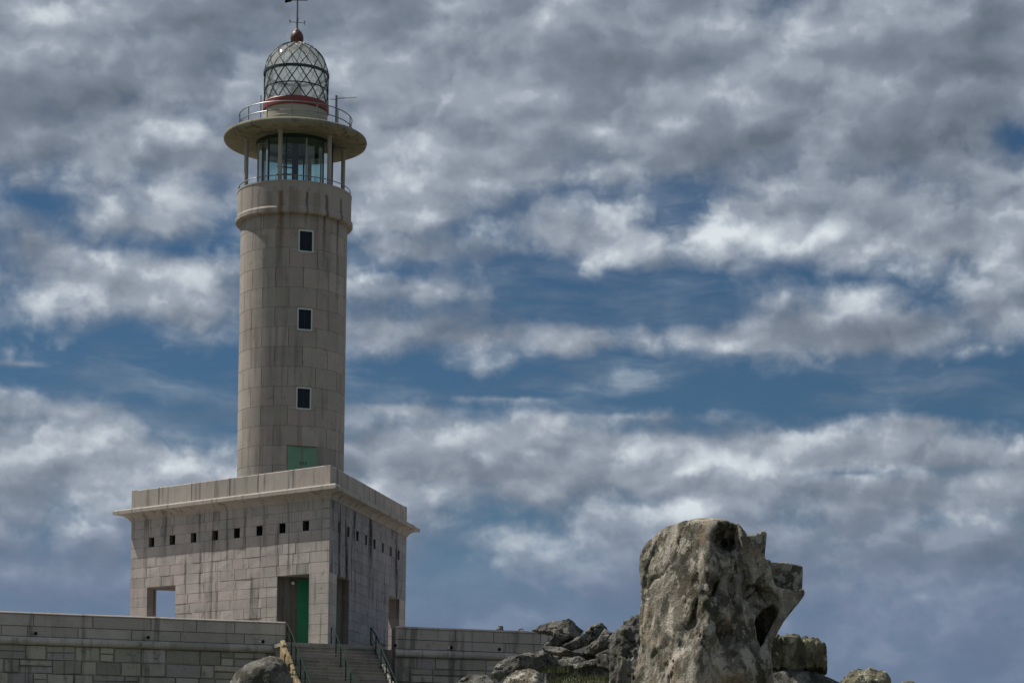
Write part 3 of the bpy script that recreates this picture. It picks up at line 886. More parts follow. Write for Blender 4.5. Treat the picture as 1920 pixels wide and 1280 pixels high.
# ================================================================== terrace walls
wall_blocks = [unit_block(80 + i, .03, .055, 3.5).mesh('rubble_stone', M_WALL) for i in range(8)]
para_blocks = [unit_block(120 + i, .006, .02).mesh('parapet_block', M_PARA) for i in range(6)]
def terrace_wall(p0, p1, ztop_a, label, drains, seed, holes_y=.16):
    """p0 to p1 runs left to right in the picture; the wall's face looks at the viewer"""
    rg = random.Random(seed)
    wv = (p1 - p0); Lw = wv.length; dv = wv.normalized()
    root = empty('terrace_parapet', (p0.x, p0.y, Z_T))
    root.rotation_euler = (0, 0, math.atan2(dv.y, dv.x))
    tag(root, label, 'stone wall')
    MB().box(0, Lw, .05, .75, -4.6, ztop_a - .02).build('wall_core', M_MORTAR, root)
    zz = -.36
    while zz > -4.4:
        h = rg.choice([.52, .6, .66, .56])
        for (x0, x1) in split(0, Lw, 1.05, rg, .36):
            if rg.random() < .3 and h > .5:        # two thin stones on top of each other
                hs = [(zz - h * .46, zz), (zz - h, zz - h * .46)]
            else: hs = [(zz - h, zz)]
            for (a, b) in hs:
                M = Matrix.Translation(((x0 + x1) / 2, rg.uniform(-.05, .03), (a + b) / 2)) @ Matrix.Rotation(rg.uniform(-.03, .03), 4, 'Y') @ Matrix.Rotation(rg.uniform(-.05, .05), 4, 'Z') @ Matrix.Diagonal((x1 - x0 - rg.uniform(.03, .065), .30, b - a - rg.uniform(.03, .06), 1))
                link('wall_stone', wall_blocks[rg.randrange(8)], root, M)
        zz -= h
    # rounded string course at terrace level
    prof = [(.10, -.36), (-.04, -.36), (-.12, -.33), (-.17, -.26), (-.18, -.18), (-.16, -.09), (-.10, -.03), (-.02, 0), (.10, 0)]
    for (x0, x1) in split(0, Lw, 2.6, rg, .1):
        v_ = [(x0 + .006, y_, z_) for y_, z_ in prof] + [(x1 - .006, y_, z_) for y_, z_ in prof]
        n = len(prof)
        f_ = [(i, i + 1, n + i + 1, n + i) for i in range(n - 1)] + [tuple(range(n)), tuple(range(n, 2 * n))]
        MB().add(v_, f_).build('string_course', M_PARA, root, True, R(35))
    # two courses of parapet blocks
    zs = [.012, .46 * ztop_a, .985 * ztop_a]
    for k in range(2):
        for (x0, x1) in split(0, Lw, 2.3, rg, .25):
            M = Matrix.Translation(((x0 + x1) / 2, rg.uniform(-.01, .01), (zs[k] + zs[k + 1]) / 2)) @ Matrix.Diagonal((x1 - x0 - .02, .42, zs[k + 1] - zs[k] - .02, 1))
            link('parapet_stone', para_blocks[rg.randrange(6)], root, M)
    cpz = [(-.03, ztop_a - .02), (-.03, ztop_a + .02), (.03, ztop_a + .075), (.44, ztop_a + .075), (.47, ztop_a - .02)]
    for (x0, x1) in split(0, Lw, 2.7, rg, .15):
        w_ = [rg.uniform(-.006, .006) for _ in range(2)]
        MB().add([(x0 + .004, y_ + w_[0], z_ + w_[1]) for y_, z_ in cpz] + [(x1 - .004, y_ + w_[0], z_ + w_[1]) for y_, z_ in cpz],
                 [(i, (i + 1) % 5, 5 + (i + 1) % 5, 5 + i) for i in range(5)] + [(0, 1, 2, 3, 4), (9, 8, 7, 6, 5)]).build('coping_stone', M_TRIM, root)
    for dxp, pipe in drains:
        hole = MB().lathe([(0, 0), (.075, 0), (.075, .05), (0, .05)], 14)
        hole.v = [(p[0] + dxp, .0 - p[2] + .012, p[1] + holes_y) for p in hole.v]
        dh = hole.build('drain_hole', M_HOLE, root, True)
        if pipe:
            pp = MB().tube([(dxp - .14, .05, holes_y), (dxp - .14, -.09, holes_y - .02)], .05, 10).build('drain_pipe', M_WHITE if pipe > 1 else M_STEEL, root, True)
    return root
Lw = (WL0 - WL1).length
xL = lambda px: Lw * ((px - 960) / F_PX * 0 + 0)
def along(p0, p1, px, py):
    """distance along the wall of the surveyed point"""
    best = None
    for i in range(2001):
        q = p0 + (p1 - p0) * (i / 2000)
        s = at(px, py, q.y)
        e = abs(s.x - q.x)
        if best is None or e < best[0]: best = (e, (p1 - p0).length * i / 2000)
    return best[1]
terrace_wall(WL1, WL0, 1.03, 'long grey stone terrace wall left of the stairs with drain holes', [(along(WL1, WL0, 67, 1187), 1), (along(WL1, WL0, 278, 1194), 1), (along(WL1, WL0, 493, 1201), 2)], 5)
terrace_wall(WR0, WR1, .99, 'shorter grey stone terrace wall running behind the tumbled slabs', [(along(WR0, WR1, 737, 1209), 0), (along(WR0, WR1, 846, 1214), 2), (along(WR0, WR1, 936, 1217), 0)], 6)

# ================================================================== stairs and railings
ST = empty('stone_staircase', TC + Matrix.Rotation(T_ROT, 3, 'Z') @ Vector((RC, 0, 0)), T_ROT)
tag(ST, 'wide grey stone staircase climbing to the lighthouse corner', 'staircase')
RISE, RUN, HW = .168, .262, 2.05
NST = 24
rg = random.Random(3)
MB().box(-2.3, .34, -HW - .1, HW + .1, -.16, -.002).build('landing', M_STEP, ST)
for i in range(NST):
    x0 = .34 + RUN * i
    zt = -RISE * (i + 1)
    n = 3
    for (y0, y1) in split(-HW, HW, 1.4, rg, .15):
        b = MB()
        e = .012
        b.prism([(x0 - .05, y0 + .005), (x0 + RUN + .025 - e, y0 + .005), (x0 + RUN + .025, y0 + .005 + e), (x0 + RUN + .025, y1 - .005 - e), (x0 + RUN + .025 - e, y1 - .005), (x0 - .05, y1 - .005)], zt - .05, zt)
        b.prism([(x0 - .05, y0 + .006), (x0 + RUN - .006, y0 + .006), (x0 + RUN - .006, y1 - .006), (x0 - .05, y1 - .006)], zt - RISE - .02, zt - .052)
        b.build('step', M_STEP, ST)
core = MB()
Lr = RUN * NST
core.add([(0, -HW, -.2), (0, HW, -.2), (.34, -HW, -.3), (.34, HW, -.3), (.34 + Lr, -HW, -.3 - RISE * NST), (.34 + Lr, HW, -.3 - RISE * NST), (0, -HW, -5.4), (0, HW, -5.4), (.34 + Lr, -HW, -5.4), (.34 + Lr, HW, -5.4)],
         [(0, 1, 3, 2), (2, 3, 5, 4), (0, 2, 4, 8, 6), (1, 7, 9, 5, 3), (0, 6, 7, 1), (4, 5, 9, 8)])
core.build('stair_core', M_MORTAR, ST)
M_STRING = granite('ochre lichened stringer stone', (.27, .205, .11), (.40, .32, .19), (.32, .26, .17), .3, False, .75, 1.2, .08)
for s, mt in ((-1, M_STRING), (1, M_STEP)):
    for (fa, fb) in split(0, 1, 1 / 15, rg, .3):
        xa, xb = .30 + Lr * fa + .008, .30 + Lr * fb - .008
        za, zb = -RISE * (xa - .34) / RUN + .03, -RISE * (xb - .34) / RUN + .03
        up = rg.uniform(-.05, .07)
        y0, y1 = s * (HW + .01), s * (HW + rg.uniform(.16, .28))
        c = .03
        v_ = []
        for (xx, zz, q) in ((xa, za, 1), (xb, zb, -1)):
            zz += up + rg.uniform(-.02, .02)
            v_ += [(xx, y0, zz - .9), (xx, y0, zz - c), (xx + q * c, y0 + s * c, zz), (xx + q * c, y1 - s * c * 2, zz + rg.uniform(-.02, .02)), (xx, y1, zz - c * 2), (xx, y1, zz - .9)]
        MB().add(v_, [(i, (i + 1) % 6, 6 + (i + 1) % 6, 6 + i) for i in range(6)] + [tuple(range(6)), tuple(range(11, 5, -1))]).build('stringer_stone', mt, ST)
def railing(y, start, nposts, label, mid=True):
    root = empty('stair_railing', ST.location, T_ROT)
    root.location = ST.location + Matrix.Rotation(T_ROT, 3, 'Z') @ Vector((start, y, 0))
    tag(root, label, 'railing', 'green stair railings')
    H = .82
    sl = RISE / RUN
    fz = lambda x: -max(0, (x + start) - .40) * sl
    pts = [(0, 0, H)]
    for k in range(nposts):
        x = k * .92
        zf = fz(x)
        MB().tube([(x, 0, zf - .15), (x, 0, zf + H)], .033, 8).build('post', M_RAIL, root, True)
        pts.append((x + .02, 0, zf + H))
    MB().tube(pts, .031, 8).build('handrail', M_RAIL, root, True)
    if mid:
        MB().tube([(p[0], p[1], p[2] - .42) for p in pts], .012, 6).build('mid_rail', M_RAIL, root, True)
    return root
railing(-HW + .10, .22, 8, 'green metal railing on the left edge of the stone stairs')
railing(.10, .20, 8, 'green metal handrail down the middle of the stone stairs')
railing(HW - .08, .15, 8, 'green metal railing on the right edge of the stairs beside the wall')

# ================================================================== rocks
def hash3(ix, iy, iz, seed):
    h = (ix.astype(np.int64) * 374761393 + iy.astype(np.int64) * 668265263 + iz.astype(np.int64) * 2147483647 + seed * 974634777) & 0xffffffff
    h = ((h ^ (h >> 13)) * 1274126177) & 0xffffffff
    h = h ^ (h >> 16)
    return (h & 0xffff).astype(np.float32) / 32767.5 - 1.0
def vnoise(x, y, z, seed=0):
    ix, iy, iz = np.floor(x), np.floor(y), np.floor(z)
    fx, fy, fz = x - ix, y - iy, z - iz
    fx, fy, fz = [q * q * (3 - 2 * q) for q in (fx, fy, fz)]
    out = 0
    for a in (0, 1):
        wa = fx if a else 1 - fx
        for b in (0, 1):
            wb = fy if b else 1 - fy
            for c_ in (0, 1):
                wc = fz if c_ else 1 - fz
                out = out + wa * wb * wc * hash3(ix + a, iy + b, iz + c_, seed)
    return out
def fbm(x, y, z, oct=4, seed=0, ridged=False):
    s, a, tot = 0, 1.0, 0
    for o in range(oct):
        n = vnoise(x, y, z, seed + o)
        if ridged: n = 1 - 2 * np.abs(n)
        s = s + a * n; tot += a
        a *= .5; x, y, z = x * 2.03, y * 2.03, z * 2.03
    return s / tot
def poly_sdf(px, pz, poly):
    """signed distance to a 2-D polygon, negative inside"""
    d2 = np.full(px.shape, 1e18, np.float32)
    s = np.ones(px.shape, np.float32)
    n = len(poly)
    for i in range(n):
        ax, az_ = poly[i]; bx, bz = poly[i - 1]
        ex, ez = bx - ax, bz - az_
        wx, wz = px - ax, pz - az_
        t_ = np.clip((wx * ex + wz * ez) / (ex * ex + ez * ez), 0, 1)
        qx, qz = wx - ex * t_, wz - ez * t_
        d2 = np.minimum(d2, qx * qx + qz * qz)
        c1 = pz >= az_; c2 = pz < bz; c3 = ex * wz > ez * wx
        flip = (c1 & c2 & c3) | (~c1 & ~c2 & ~c3)
        s = np.where(flip, -s, s)
    return s * np.sqrt(d2)
def smin(a, b, k):
    h = np.clip(.5 + .5 * (b - a) / k, 0, 1)
    return b * (1 - h) + a * h - k * h * (1 - h)
def smax(a, b, k): return -smin(-a, -b, k)
def surface_nets(vals, org, step):
    nx, ny, nz = vals.shape
    ins = vals < 0
    c = [ins[a:nx - 1 + a, b:ny - 1 + b, e:nz - 1 + e] for a in (0, 1) for b in (0, 1) for e in (0, 1)]
    cnt = sum(q.astype(np.int8) for q in c)
    act = (cnt > 0) & (cnt < 8)
    idx = np.argwhere(act)
    vid = -np.ones(act.shape, np.int64)
    vid[act] = np.arange(len(idx))
    acc = np.zeros((len(idx), 3), np.float64); num = np.zeros(len(idx))
    I = idx
    for ax in range(3):
        o1, o2 = [q for q in range(3) if q != ax]
        for b in (0, 1):
            for e in (0, 1):
                p = I.copy(); p[:, o1] += b; p[:, o2] += e
                q = p.copy(); q[:, ax] += 1
                v0 = vals[p[:, 0], p[:, 1], p[:, 2]]; v1 = vals[q[:, 0], q[:, 1], q[:, 2]]
                m = (v0 < 0) != (v1 < 0)
                f_ = np.where(m, v0 / (v0 - v1 + 1e-12), 0)
                pt = p.astype(np.float64); pt[:, ax] += f_
                acc[m] += pt[m]; num[m] += 1
    verts = acc / num[:, None] * step + np.array(org)
    quads = []
    for ax in range(3):
        o1, o2 = [q for q in range(3) if q != ax]
        sl0 = [slice(1, -1)] * 3; sl0[ax] = slice(0, -1)
        sl1 = [slice(1, -1)] * 3; sl1[ax] = slice(1, None)
        a = ins[tuple(sl0)]; b = ins[tuple(sl1)]
        e = np.argwhere(a != b)
        sgn = a[tuple(e.T)]
        base = e.copy(); base[:, o1] += 1; base[:, o2] += 1
        def cell(d1, d2):
            q = base.copy(); q[:, o1] += d1; q[:, o2] += d2
            return vid[q[:, 0], q[:, 1], q[:, 2]]
        qd = np.stack([cell(-1, -1), cell(0, -1), cell(0, 0), cell(-1, 0)], 1)
        fl = sgn if ax != 1 else ~sgn
        qd[~fl] = qd[~fl][:, ::-1]
        quads.append(qd)
    return verts, np.concatenate(quads)
def rock(name, Y, poly, depth, label, cat, mat, group=None, res=60, rnd=.10, amp=.05, nscale=1.0, seed=0, grooves=0.0, shape=None, taper=.5, lean=0.0, calm=None, crack=1.3, facets=5, crest=False):
    """poly: surveyed outline in photograph pixels, turned into metres at the rock's own distance Y; depth in metres"""
    pts = [at(px, py, Y) for px, py in poly]
    cx = sum(p.x for p in pts) / len(pts)
    zb = min(p.z for p in pts)
    P2 = [(p.x - cx, p.z - zb) for p in pts]
    x0, x1 = min(p[0] for p in P2), max(p[0] for p in P2)
    z1 = max(p[1] for p in P2)
    mg = .12 * max(x1 - x0, z1) + amp * 2
    step = max(x1 - x0, z1, depth) / res
    gx = np.arange(x0 - mg, x1 + mg + step, step, dtype=np.float32)
    gy = np.arange(-depth / 2 - mg, depth / 2 + mg + step, step, dtype=np.float32)
    gz = np.arange(-mg, z1 + mg + step, step, dtype=np.float32)
    X, Yy, Z = np.meshgrid(gx, gy, gz, indexing='ij')
    s = nscale
    def body(X, Yy, Z, wx, wz):
        # the outline, pulled in towards front and back so that the rock is rounded in depth
        f_ = np.abs(Yy - lean * Z) / (depth / 2)
        d2 = poly_sdf(X + wx * amp * 1.2, Z + wz * amp * 1.2, P2)
        shrink = (taper * min(x1 - x0, z1) * .5) * np.clip(f_, 0, 2) ** 2.2
        d = smax(d2 + shrink, np.abs(Yy - lean * Z) - depth / 2, rnd)
        if shape is not None:
            d = shape(d, X, Yy, Z, cx, zb, Y)
        return d
    rf = random.Random(seed)
    chips = []
    for k in range(facets):            # broken faces: planes that chip the front, sides and top
        n = Vector((rf.uniform(-.9, .9), rf.uniform(-1, -.25), rf.uniform(-.25, .9))).normalized()
        hx, hz = (x1 - x0) / 2, z1 / 2
        sup = math.sqrt((n.x * hx) ** 2 + (n.y * depth / 2) ** 2 + (n.z * hz) ** 2)
        c0 = Vector(((x0 + x1) / 2, 0, z1 / 2)) + n * sup * rf.uniform(.66, .86)
        chips.append((n, c0))
    base_body = body
    def body(X, Yy, Z, wx, wz):
        d = base_body(X, Yy, Z, wx, wz)
        for n, c0 in chips:
            d = smax(d, (X - c0.x) * n.x + (Yy - c0.y) * n.y + (Z - c0.z) * n.z, rnd * .35)
        return d
    d = body(X, Yy, Z, 0, 0)
    near = np.abs(d) < amp * 4 + grooves * 1.5 + step * 4          # fine relief only close to the surface
    x, y, z = X[near], Yy[near], Z[near]
    wx = fbm(x * s * .8, y * s * .8, z * s * .8, 3, seed + 5)
    wz = fbm(x * s * .8, y * s * .8, z * s * .8, 3, seed + 9)
    e = body(x, y, z, wx, wz)
    A = amp * (1 if calm is None else calm(x, y, z, cx, zb, Y))
    e = e + A * (.6 if crest else 1.2) * fbm(x * s * 1.3, y * s * 1.3, z * s * 1.3, 4, seed) + A * .45 * fbm(x * s * 4, y * s * 4, z * s * 4, 4, seed + 20)
    # cracks and bedding
    cr_ = np.abs(fbm((x + .4 * wx) * s * (1.3 if crest else 1.1), y * s * 1.1, (z + .3 * x) * s * (.5 if crest else 1.9), 2, seed + 60))
    e = e + A * crack * np.clip(1 - cr_ / .06, 0, 1)
    if grooves:
        gq = grooves * (A / amp)
        gn = fbm((x + wx * .25) * s * (1.0 if crest else 2.6), y * s * (1.0 if crest else 2.6), (z + (.5 * x if crest else 0)) * s * (.55 if crest else .4), 3, seed + 30, True)
        e = e + gq * (np.clip(-gn, -.30, .7) if crest else np.clip(gn, -.4, 1))
    pit = fbm(x * s * 2.6, y * s * 2.6, z * s * 2.6, 2, seed + 44)
    e = e + A * 1.0 * np.clip(pit - .45, 0, 1)
    d[near] = e
    v, q = surface_nets(d, (gx[0], gy[0], gz[0]), step)
    me = bpy.data.meshes.new(name)
    me.from_pydata(v.tolist(), [], q.tolist())
    me.materials.append(mat)
    me.polygons.foreach_set('use_smooth', [True] * len(me.polygons))
    me.update()
    o = bpy.data.objects.new(name, me)
    COL.objects.link(o)
    o.location = (cx, Y, zb)
    tag(o, label, cat, group)
    return o

def big_shape(d, X, Yv, Z, cx, zb, Y):
    """hollows, fin and ridge of the large boulder; s converts surveyed pixels to metres at its distance"""
    s = Y / F_PX
    def P(px, py):
        p = at(px, py, Y); return p.x - cx, p.z - zb
    def ell(px, py, v, rx, rz, rv, tilt=0.0):
        ex, ez = P(px, py)
        ax, az_ = X - ex, Z - ez
        c_, q = math.cos(tilt), math.sin(tilt)
        bx, bz = c_ * ax + q * az_, -q * ax + c_ * az_
        k = np.sqrt((bx / (rx * s)) ** 2 + (bz / (rz * s)) ** 2 + ((Yv - v * s) / (rv * s)) ** 2)
        return (k - 1) * min(rx, rz, rv) * s
    # left front facet: plane falling away to the left of the ridge
    rx_, rz_ = P(1318, 1100)
    nl = Vector((-.78, -.60, .16)).normalized()
    pl = (X - rx_) * nl.x + (Yv + 112 * s) * nl.y + (Z - rz_) * nl.z
    d = smax(d, pl, .10)
    # right front facet, turned to the right
    nr = Vector((.50, -.85, .12)).normalized()
    pr = (X - rx_) * nr.x + (Yv + 112 * s) * nr.y + (Z - rz_) * nr.z
    d = smax(d, pr, .14)
    # fin on the right, standing back
    def pp(pts): return [P(*q) for q in pts]
    fin = poly_sdf(X, Z, pp([(1380, 1070), (1428, 1056), (1474, 1055), (1503, 1062), (1501, 1120), (1462, 1168), (1442, 1205), (1432, 1250), (1390, 1260), (1370, 1150)]))
    fin = smax(fin, np.abs(Yv - 10 * s) - 62 * s, .05)
    d = smin(d, fin, .06)
    spk = poly_sdf(X, Z, pp([(1396, 1014), (1412, 1012), (1424, 1003), (1429, 1006), (1426, 1050), (1440, 1085), (1396, 1090)]))
    spk = smax(spk, np.abs(Yv + 10 * s) - 46 * s, .03)
    d = smin(d, spk, .03)
    # bulging lichened foot
    d = smin(d, ell(1345, 1262, -70, 92, 66, 62, .1), .12)
    # hollows, scoops and flutes with sharp rims; their outlines wander a little
    q1 = fbm(X * 2.4, Yv * 2.4, Z * 2.4, 2, 301); q2 = fbm(X * 2.4, Yv * 2.4, Z * 2.4, 2, 311)
    X, Z = X + .10 * q1, Z + .10 * q2
    d = smax(d, -ell(1352, 1020, -98, 36, 34, 88, -.35), .02)          # hollow open towards the top right
    d = smax(d, -ell(1366, 1004, -80, 26, 22, 60, .5), .03)
    d = smax(d, -ell(1330, 1108, -134, 15, 64, 48, .16), .016)          # long vertical folds with sharp ridges between
    d = smax(d, -ell(1362, 1112, -116, 17, 62, 50, .10), .016)
    d = smax(d, -ell(1396, 1108, -98, 20, 74, 64, .26), .016)
    d = smax(d, -ell(1428, 1122, -84, 20, 44, 58, .9), .016)
    d = smax(d, -ell(1350, 1196, -128, 26, 40, 52, .3), .03)
    d = smax(d, -ell(1266, 1080, -114, 13, 96, 44, -.16), .02)
    d = smax(d, -ell(1232, 1120, -78, 12, 90, 40, -.08), .02)
    d = smax(d, -ell(1292, 1170, -130, 14, 70, 40, -.22), .02)
    dark = poly_sdf(X, Z, pp([(1402, 1170), (1420, 1148), (1446, 1136), (1455, 1148), (1438, 1190), (1419, 1228), (1408, 1205)]))
    d = smax(d, -smax(dark, Yv - 25 * s, .08), .03)
    shell = poly_sdf(X, Z, pp([(1438, 1070), (1446, 1040), (1515, 1040), (1515, 1106), (1476, 1113), (1446, 1106)]))
    d = smax(d, -smax(shell, Yv + 12 * s, .12), .025)
    return d
def big_calm(x, y, z, cx, zb, Y):
    a = at(1385, 1100, Y).x - cx; b = at(1440, 1100, Y).x - cx
    return 1 - .72 * np.clip((x - a) / (b - a), 0, 1)
BY = 48.0
rock('boulder', BY, [(1199, 1034), (1214, 1014), (1250, 988), (1290, 979), (1345, 977), (1380, 982), (1392, 1000), (1400, 1030), (1412, 1080), (1432, 1160), (1440, 1200), (1446, 1260), (1452, 1420), (1150, 1420), (1178, 1290), (1203, 1200), (1200, 1100)], 3.1,
     'huge weathered granite boulder with hollows and a horn on its right', 'boulder', M_ROCK, res=128, rnd=.20, amp=.075, nscale=1.25, seed=11, grooves=.17, shape=big_shape, taper=.35, calm=big_calm, crack=1.1, facets=0, crest=True)
G = 'rocks around the boulder'
rock('grooved_rock', 53, [(1146, 1196), (1158, 1168), (1172, 1152), (1190, 1147), (1215, 1150), (1225, 1400), (1120, 1400), (1138, 1290), (1141, 1230)], 1.8, 'dark grooved rock leaning on the left side of the huge boulder', 'rock', M_ROCK2, res=80, rnd=.10, amp=.09, nscale=1.9, seed=21, grooves=.12, taper=.4)
rock('block_rock', 62, [(1424, 1196), (1436, 1187), (1475, 1187), (1520, 1193), (1540, 1198), (1551, 1208), (1552, 1240), (1548, 1264), (1440, 1264), (1424, 1240)], 1.6, 'square grooved rock with pale top to the right of the huge boulder', 'rock', M_ROCK3, res=76, rnd=.05, amp=.04, nscale=1.7, seed=31, grooves=.15, taper=.2, facets=0)
rock('flat_rock', 61.5, [(1432, 1262), (1470, 1256), (1530, 1259), (1556, 1266), (1592, 1284), (1610, 1420), (1400, 1420), (1420, 1290)], 2.4, 'broad low rock under the square grooved rock', 'rock', M_ROCK2, res=60, rnd=.12, amp=.05, nscale=1.4, seed=41, taper=.3)
rock('round_rock', 60, [(1566, 1290), (1584, 1266), (1604, 1254), (1630, 1250), (1654, 1256), (1668, 1270), (1676, 1300), (1690, 1420), (1540, 1420)], 1.9, 'small rounded mossy rock at the far right of the frame', 'rock', M_ROCK3, res=56, rnd=.2, amp=.05, nscale=1.7, seed=51, grooves=.12, taper=.45, facets=0)
rock('low_rock', 61, [(1690, 1278), (1712, 1275), (1730, 1290), (1750, 1420), (1660, 1420)], 1.2, 'low rock just showing at the bottom edge right of the mossy rock', 'rock', M_ROCK3, res=36, rnd=.2, amp=.04, nscale=1.8, seed=53, taper=.45)
S_ = 'tumbled slabs in front of the terrace wall'
rock('leaning_rock', 86, [(992, 1180), (1010, 1171), (1036, 1163), (1062, 1161), (1078, 1166), (1098, 1180), (1082, 1196), (1063, 1207), (1040, 1216), (1021, 1219), (1018, 1210), (1034, 1192)], 1.7, 'pale striped slab leaning over the end of the terrace wall', 'rock', M_ROCK2, S_, 75, 0.048, 0.067, 1.80, 61, .05, None, .3)
rock('leaning_rock', 84, [(1086, 1222), (1108, 1206), (1140, 1189), (1158, 1180), (1164, 1196), (1150, 1224), (1110, 1228)], 1.5, 'dark slab tilted up towards the grooved rock, right of the striped slab', 'rock', M_ROCK2, S_, 62, 0.042, 0.067, 1.95, 63, .04, None, .3)
rock('thin_rock', 83, [(1018, 1212), (1040, 1212), (1070, 1219), (1094, 1224), (1090, 1232), (1050, 1228), (1022, 1222)], 1.6, 'thin flat slab wedged under the striped leaning slab', 'rock', M_ROCK2, S_, 62, 0.030, 0.048, 2.25, 65, 0, None, .25)
rock('long_rock', 81, [(918, 1262), (934, 1244), (954, 1229), (988, 1226), (1022, 1223), (1052, 1233), (1050, 1246), (1030, 1256), (1004, 1262), (974, 1255), (950, 1264), (934, 1276)], 1.7, 'long low slab lying in front of the terrace wall, left of the heap', 'rock', M_ROCK2, S_, 75, 0.048, 0.076, 1.95, 67, .03, None, .3)
rock('pale_boulder', 79, [(930, 1300), (946, 1272), (968, 1256), (990, 1252), (1006, 1258), (1022, 1280), (1040, 1420), (910, 1420)], 2.0, 'pale round boulder below the long low slab', 'rock', M_ROCK, S_, 62, 0.120, 0.095, 1.95, 69, 0, None, .4)
rock('low_rock', 80, [(842, 1282), (858, 1268), (876, 1261), (906, 1263), (926, 1276), (944, 1300), (960, 1420), (820, 1420)], 2.2, 'low mottled rock left of the pale round boulder', 'rock', M_ROCK2, S_, 62, 0.120, 0.095, 1.95, 71, 0, None, .4)
rock('small_rock', 80, [(1076, 1244), (1098, 1238), (1122, 1233), (1138, 1238), (1134, 1250), (1100, 1252), (1080, 1253)], 1.2, 'small pale slab lying above the grass bank', 'rock', M_ROCK2, S_, 50, 0.036, 0.057, 2.40, 73, 0, None, .3)
rock('dark_rock', 87, [(1098, 1186), (1108, 1174), (1124, 1169), (1138, 1176), (1150, 1192), (1140, 1240), (1096, 1240)], 1.4, 'small dark rock peeping out between the leaning slabs', 'rock', M_ROCK2, S_, 50, 0.060, 0.095, 2.25, 75, 0, None, .35)
rock('shadowed_rock', 85, [(1030, 1226), (1090, 1222), (1140, 1215), (1150, 1240), (1140, 1300), (1010, 1300)], 1.6, 'dark rock deep in the gap beneath the slabs', 'rock', M_ROCK2, S_, 55, 0.090, 0.114, 1.95, 77, 0, None, .4)
rock('far_rock', 118, [(928, 1182), (934, 1176), (942, 1175), (945, 1184), (945, 1230), (926, 1230)], 1.4, 'tiny dark rock tip showing over the terrace wall', 'rock', M_ROCK2, S_, 37, 0.060, 0.095, 2.25, 79, 0, None, .4)
rock('far_rock', 118, [(970, 1183), (974, 1178), (981, 1178), (984, 1184), (986, 1230), (966, 1230)], 1.4, 'smaller dark rock tip over the wall, nearer the striped slab', 'rock', M_ROCK2, S_, 37, 0.060, 0.095, 2.25, 81, 0, None, .4)
rock('wedge_rock', 85.5, [(1038, 1210), (1064, 1203), (1100, 1185), (1113, 1195), (1092, 1214), (1060, 1223)], 1.3, 'dark wedge of rock between the striped slab and the tilted slab', 'rock', M_ROCK2, S_, 50, .04, .06, 2.0, 83, .04, None, .3)
rock('leaning_rock', 82.5, [(1108, 1214), (1134, 1178), (1147, 1186), (1132, 1214), (1114, 1222)], 1.2, 'narrow upright slab against the left side of the grooved rock', 'rock', M_ROCK2, S_, 44, .04, .05, 2.0, 85, .04, None, .3)
rock('flat_rock', 80.5, [(1048, 1238), (1084, 1228), (1100, 1236), (1082, 1250), (1052, 1252)], 1.3, 'flat grey rock just above the left end of the grass bank', 'rock', M_ROCK2, S_, 44, .04, .05, 2.0, 87, 0, None, .3)
rock('flat_rock', 84.5, [(994, 1226), (1018, 1216), (1050, 1222), (1046, 1238), (1006, 1236)], 1.3, 'flat dark rock under the lower end of the striped slab', 'rock', M_ROCK2, S_, 44, .04, .05, 2.0, 89, 0, None, .3)
rock('small_rock', 79, [(1116, 1226), (1140, 1214), (1152, 1240), (1146, 1262), (1122, 1250)], 1.1, 'small angular rock at the foot of the grooved rock', 'rock', M_ROCK2, S_, 44, .04, .05, 2.0, 93, 0, None, .3)
rock('stair_boulder', 93.5, [(420, 1296), (436, 1268), (455, 1249), (480, 1235), (506, 1229), (528, 1231), (540, 1244), (552, 1290), (570, 1440), (400, 1440)], 2.6, 'dark rounded boulder with a pale rim beside the foot of the stairs', 'boulder', M_ROCK2, res=84, rnd=.22, amp=.06, nscale=1.5, seed=91, grooves=.06, taper=.32, facets=0, crack=.6)

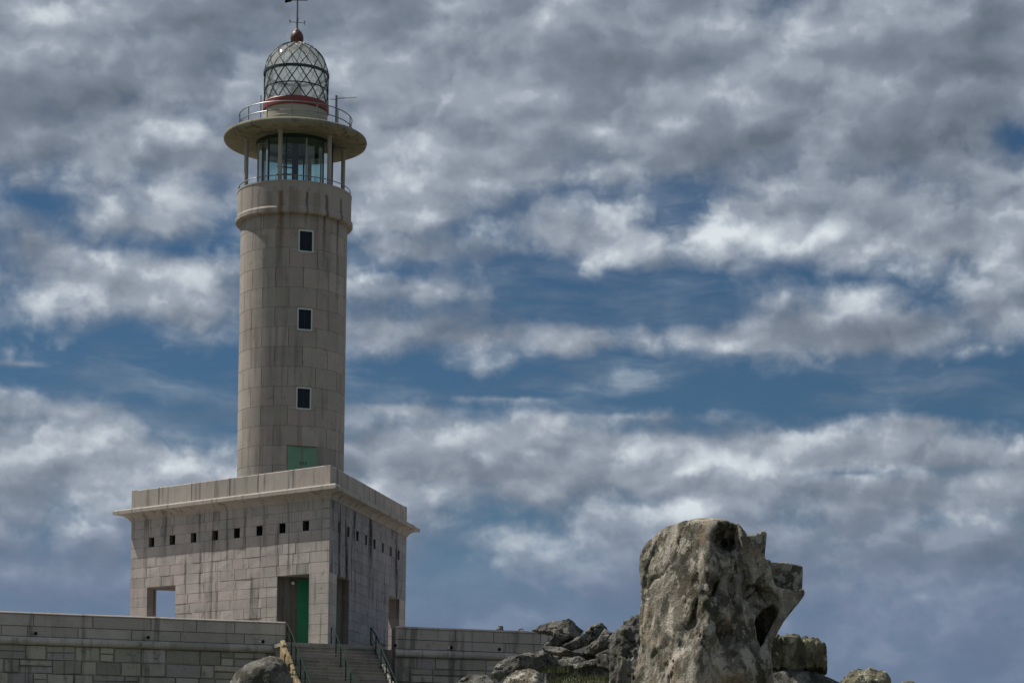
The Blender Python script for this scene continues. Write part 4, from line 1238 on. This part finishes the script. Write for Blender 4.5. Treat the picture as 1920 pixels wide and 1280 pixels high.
# ================================================================== grass bank between the slabs and the big boulder
gx0 = at(1095, 1268, 78)
rgk = random.Random(12)
gm = MB()
def bank_z(x, y):
    return gx0.z - .05 - ((x - gx0.x) / 1.5) ** 2 * .35 - ((y - 78) / 1.6) ** 2 * .5 + .12 * mnoise.noise(Vector((x * 1.3, y * 1.3, 4)))
N = 22
gm.add([(gx0.x - 2.0 + 4.0 * i / N, 76 + 4 * j / N, bank_z(gx0.x - 2.0 + 4.0 * i / N, 76 + 4 * j / N)) for j in range(N + 1) for i in range(N + 1)],
       [(j * (N + 1) + i, j * (N + 1) + i + 1, (j + 1) * (N + 1) + i + 1, (j + 1) * (N + 1) + i) for j in range(N) for i in range(N)])
tag(gm.build('bank', M_GROUND, None, True, None), kind='structure')
gv = MB()
for i in range(5200):
    x = gx0.x + rgk.uniform(-1.6, 1.6); y = 78 + rgk.uniform(-1.7, 1.5)
    z = bank_z(x, y) - .02
    h = rgk.uniform(.06, .20) * (1.5 if rgk.random() < .1 else 1)
    a = rgk.uniform(0, 6.28); wd = rgk.uniform(.008, .016)
    lx, ly = rgk.uniform(-.08, .08), rgk.uniform(-.08, .08)
    ca, sa = math.cos(a) * wd, math.sin(a) * wd
    gv.add([(x - ca, y - sa, z), (x + ca, y + sa, z), (x + lx * .5 + ca * .6, y + ly * .5 + sa * .6, z + h * .6), (x + lx, y + ly, z + h)], [(0, 1, 2), (0, 2, 3)])
for (px, py, Yq, n, sp, hh) in [(703, 1209, 101.2, 90, .22, .16), (716, 1208, 101.6, 60, .2, .13), (640, 1211, 99.7, 25, .12, .07), (1000, 1262, 79.2, 120, .4, .2), (1046, 1256, 79.2, 200, .5, .22), (930, 1268, 80.2, 80, .3, .2), (1148, 1270, 60, 120, .25, .2), (1432, 1262, 60.6, 100, .3, .14), (548, 1262, 92.4, 60, .25, .18)]:
    c = at(px, py, Yq)
    for i in range(n):
        x = c.x + rgk.gauss(0, sp * .6); y = Yq + rgk.gauss(0, sp * .4); z = c.z - .08
        h = rgk.uniform(.4, 1.2) * hh + .06
        a = rgk.uniform(0, 6.28); wd = rgk.uniform(.006, .012); lx, ly = rgk.uniform(-.07, .07), rgk.uniform(-.07, .07)
        ca, sa = math.cos(a) * wd, math.sin(a) * wd
        gv.add([(x - ca, y - sa, z), (x + ca, y + sa, z), (x + lx * .5 + ca * .6, y + ly * .5 + sa * .6, z + h * .6), (x + lx, y + ly, z + h)], [(0, 1, 2), (0, 2, 3)])
tag(gv.build('grass', M_GRASS), 'short green grass and weeds growing between the rocks', 'grass', kind='stuff')
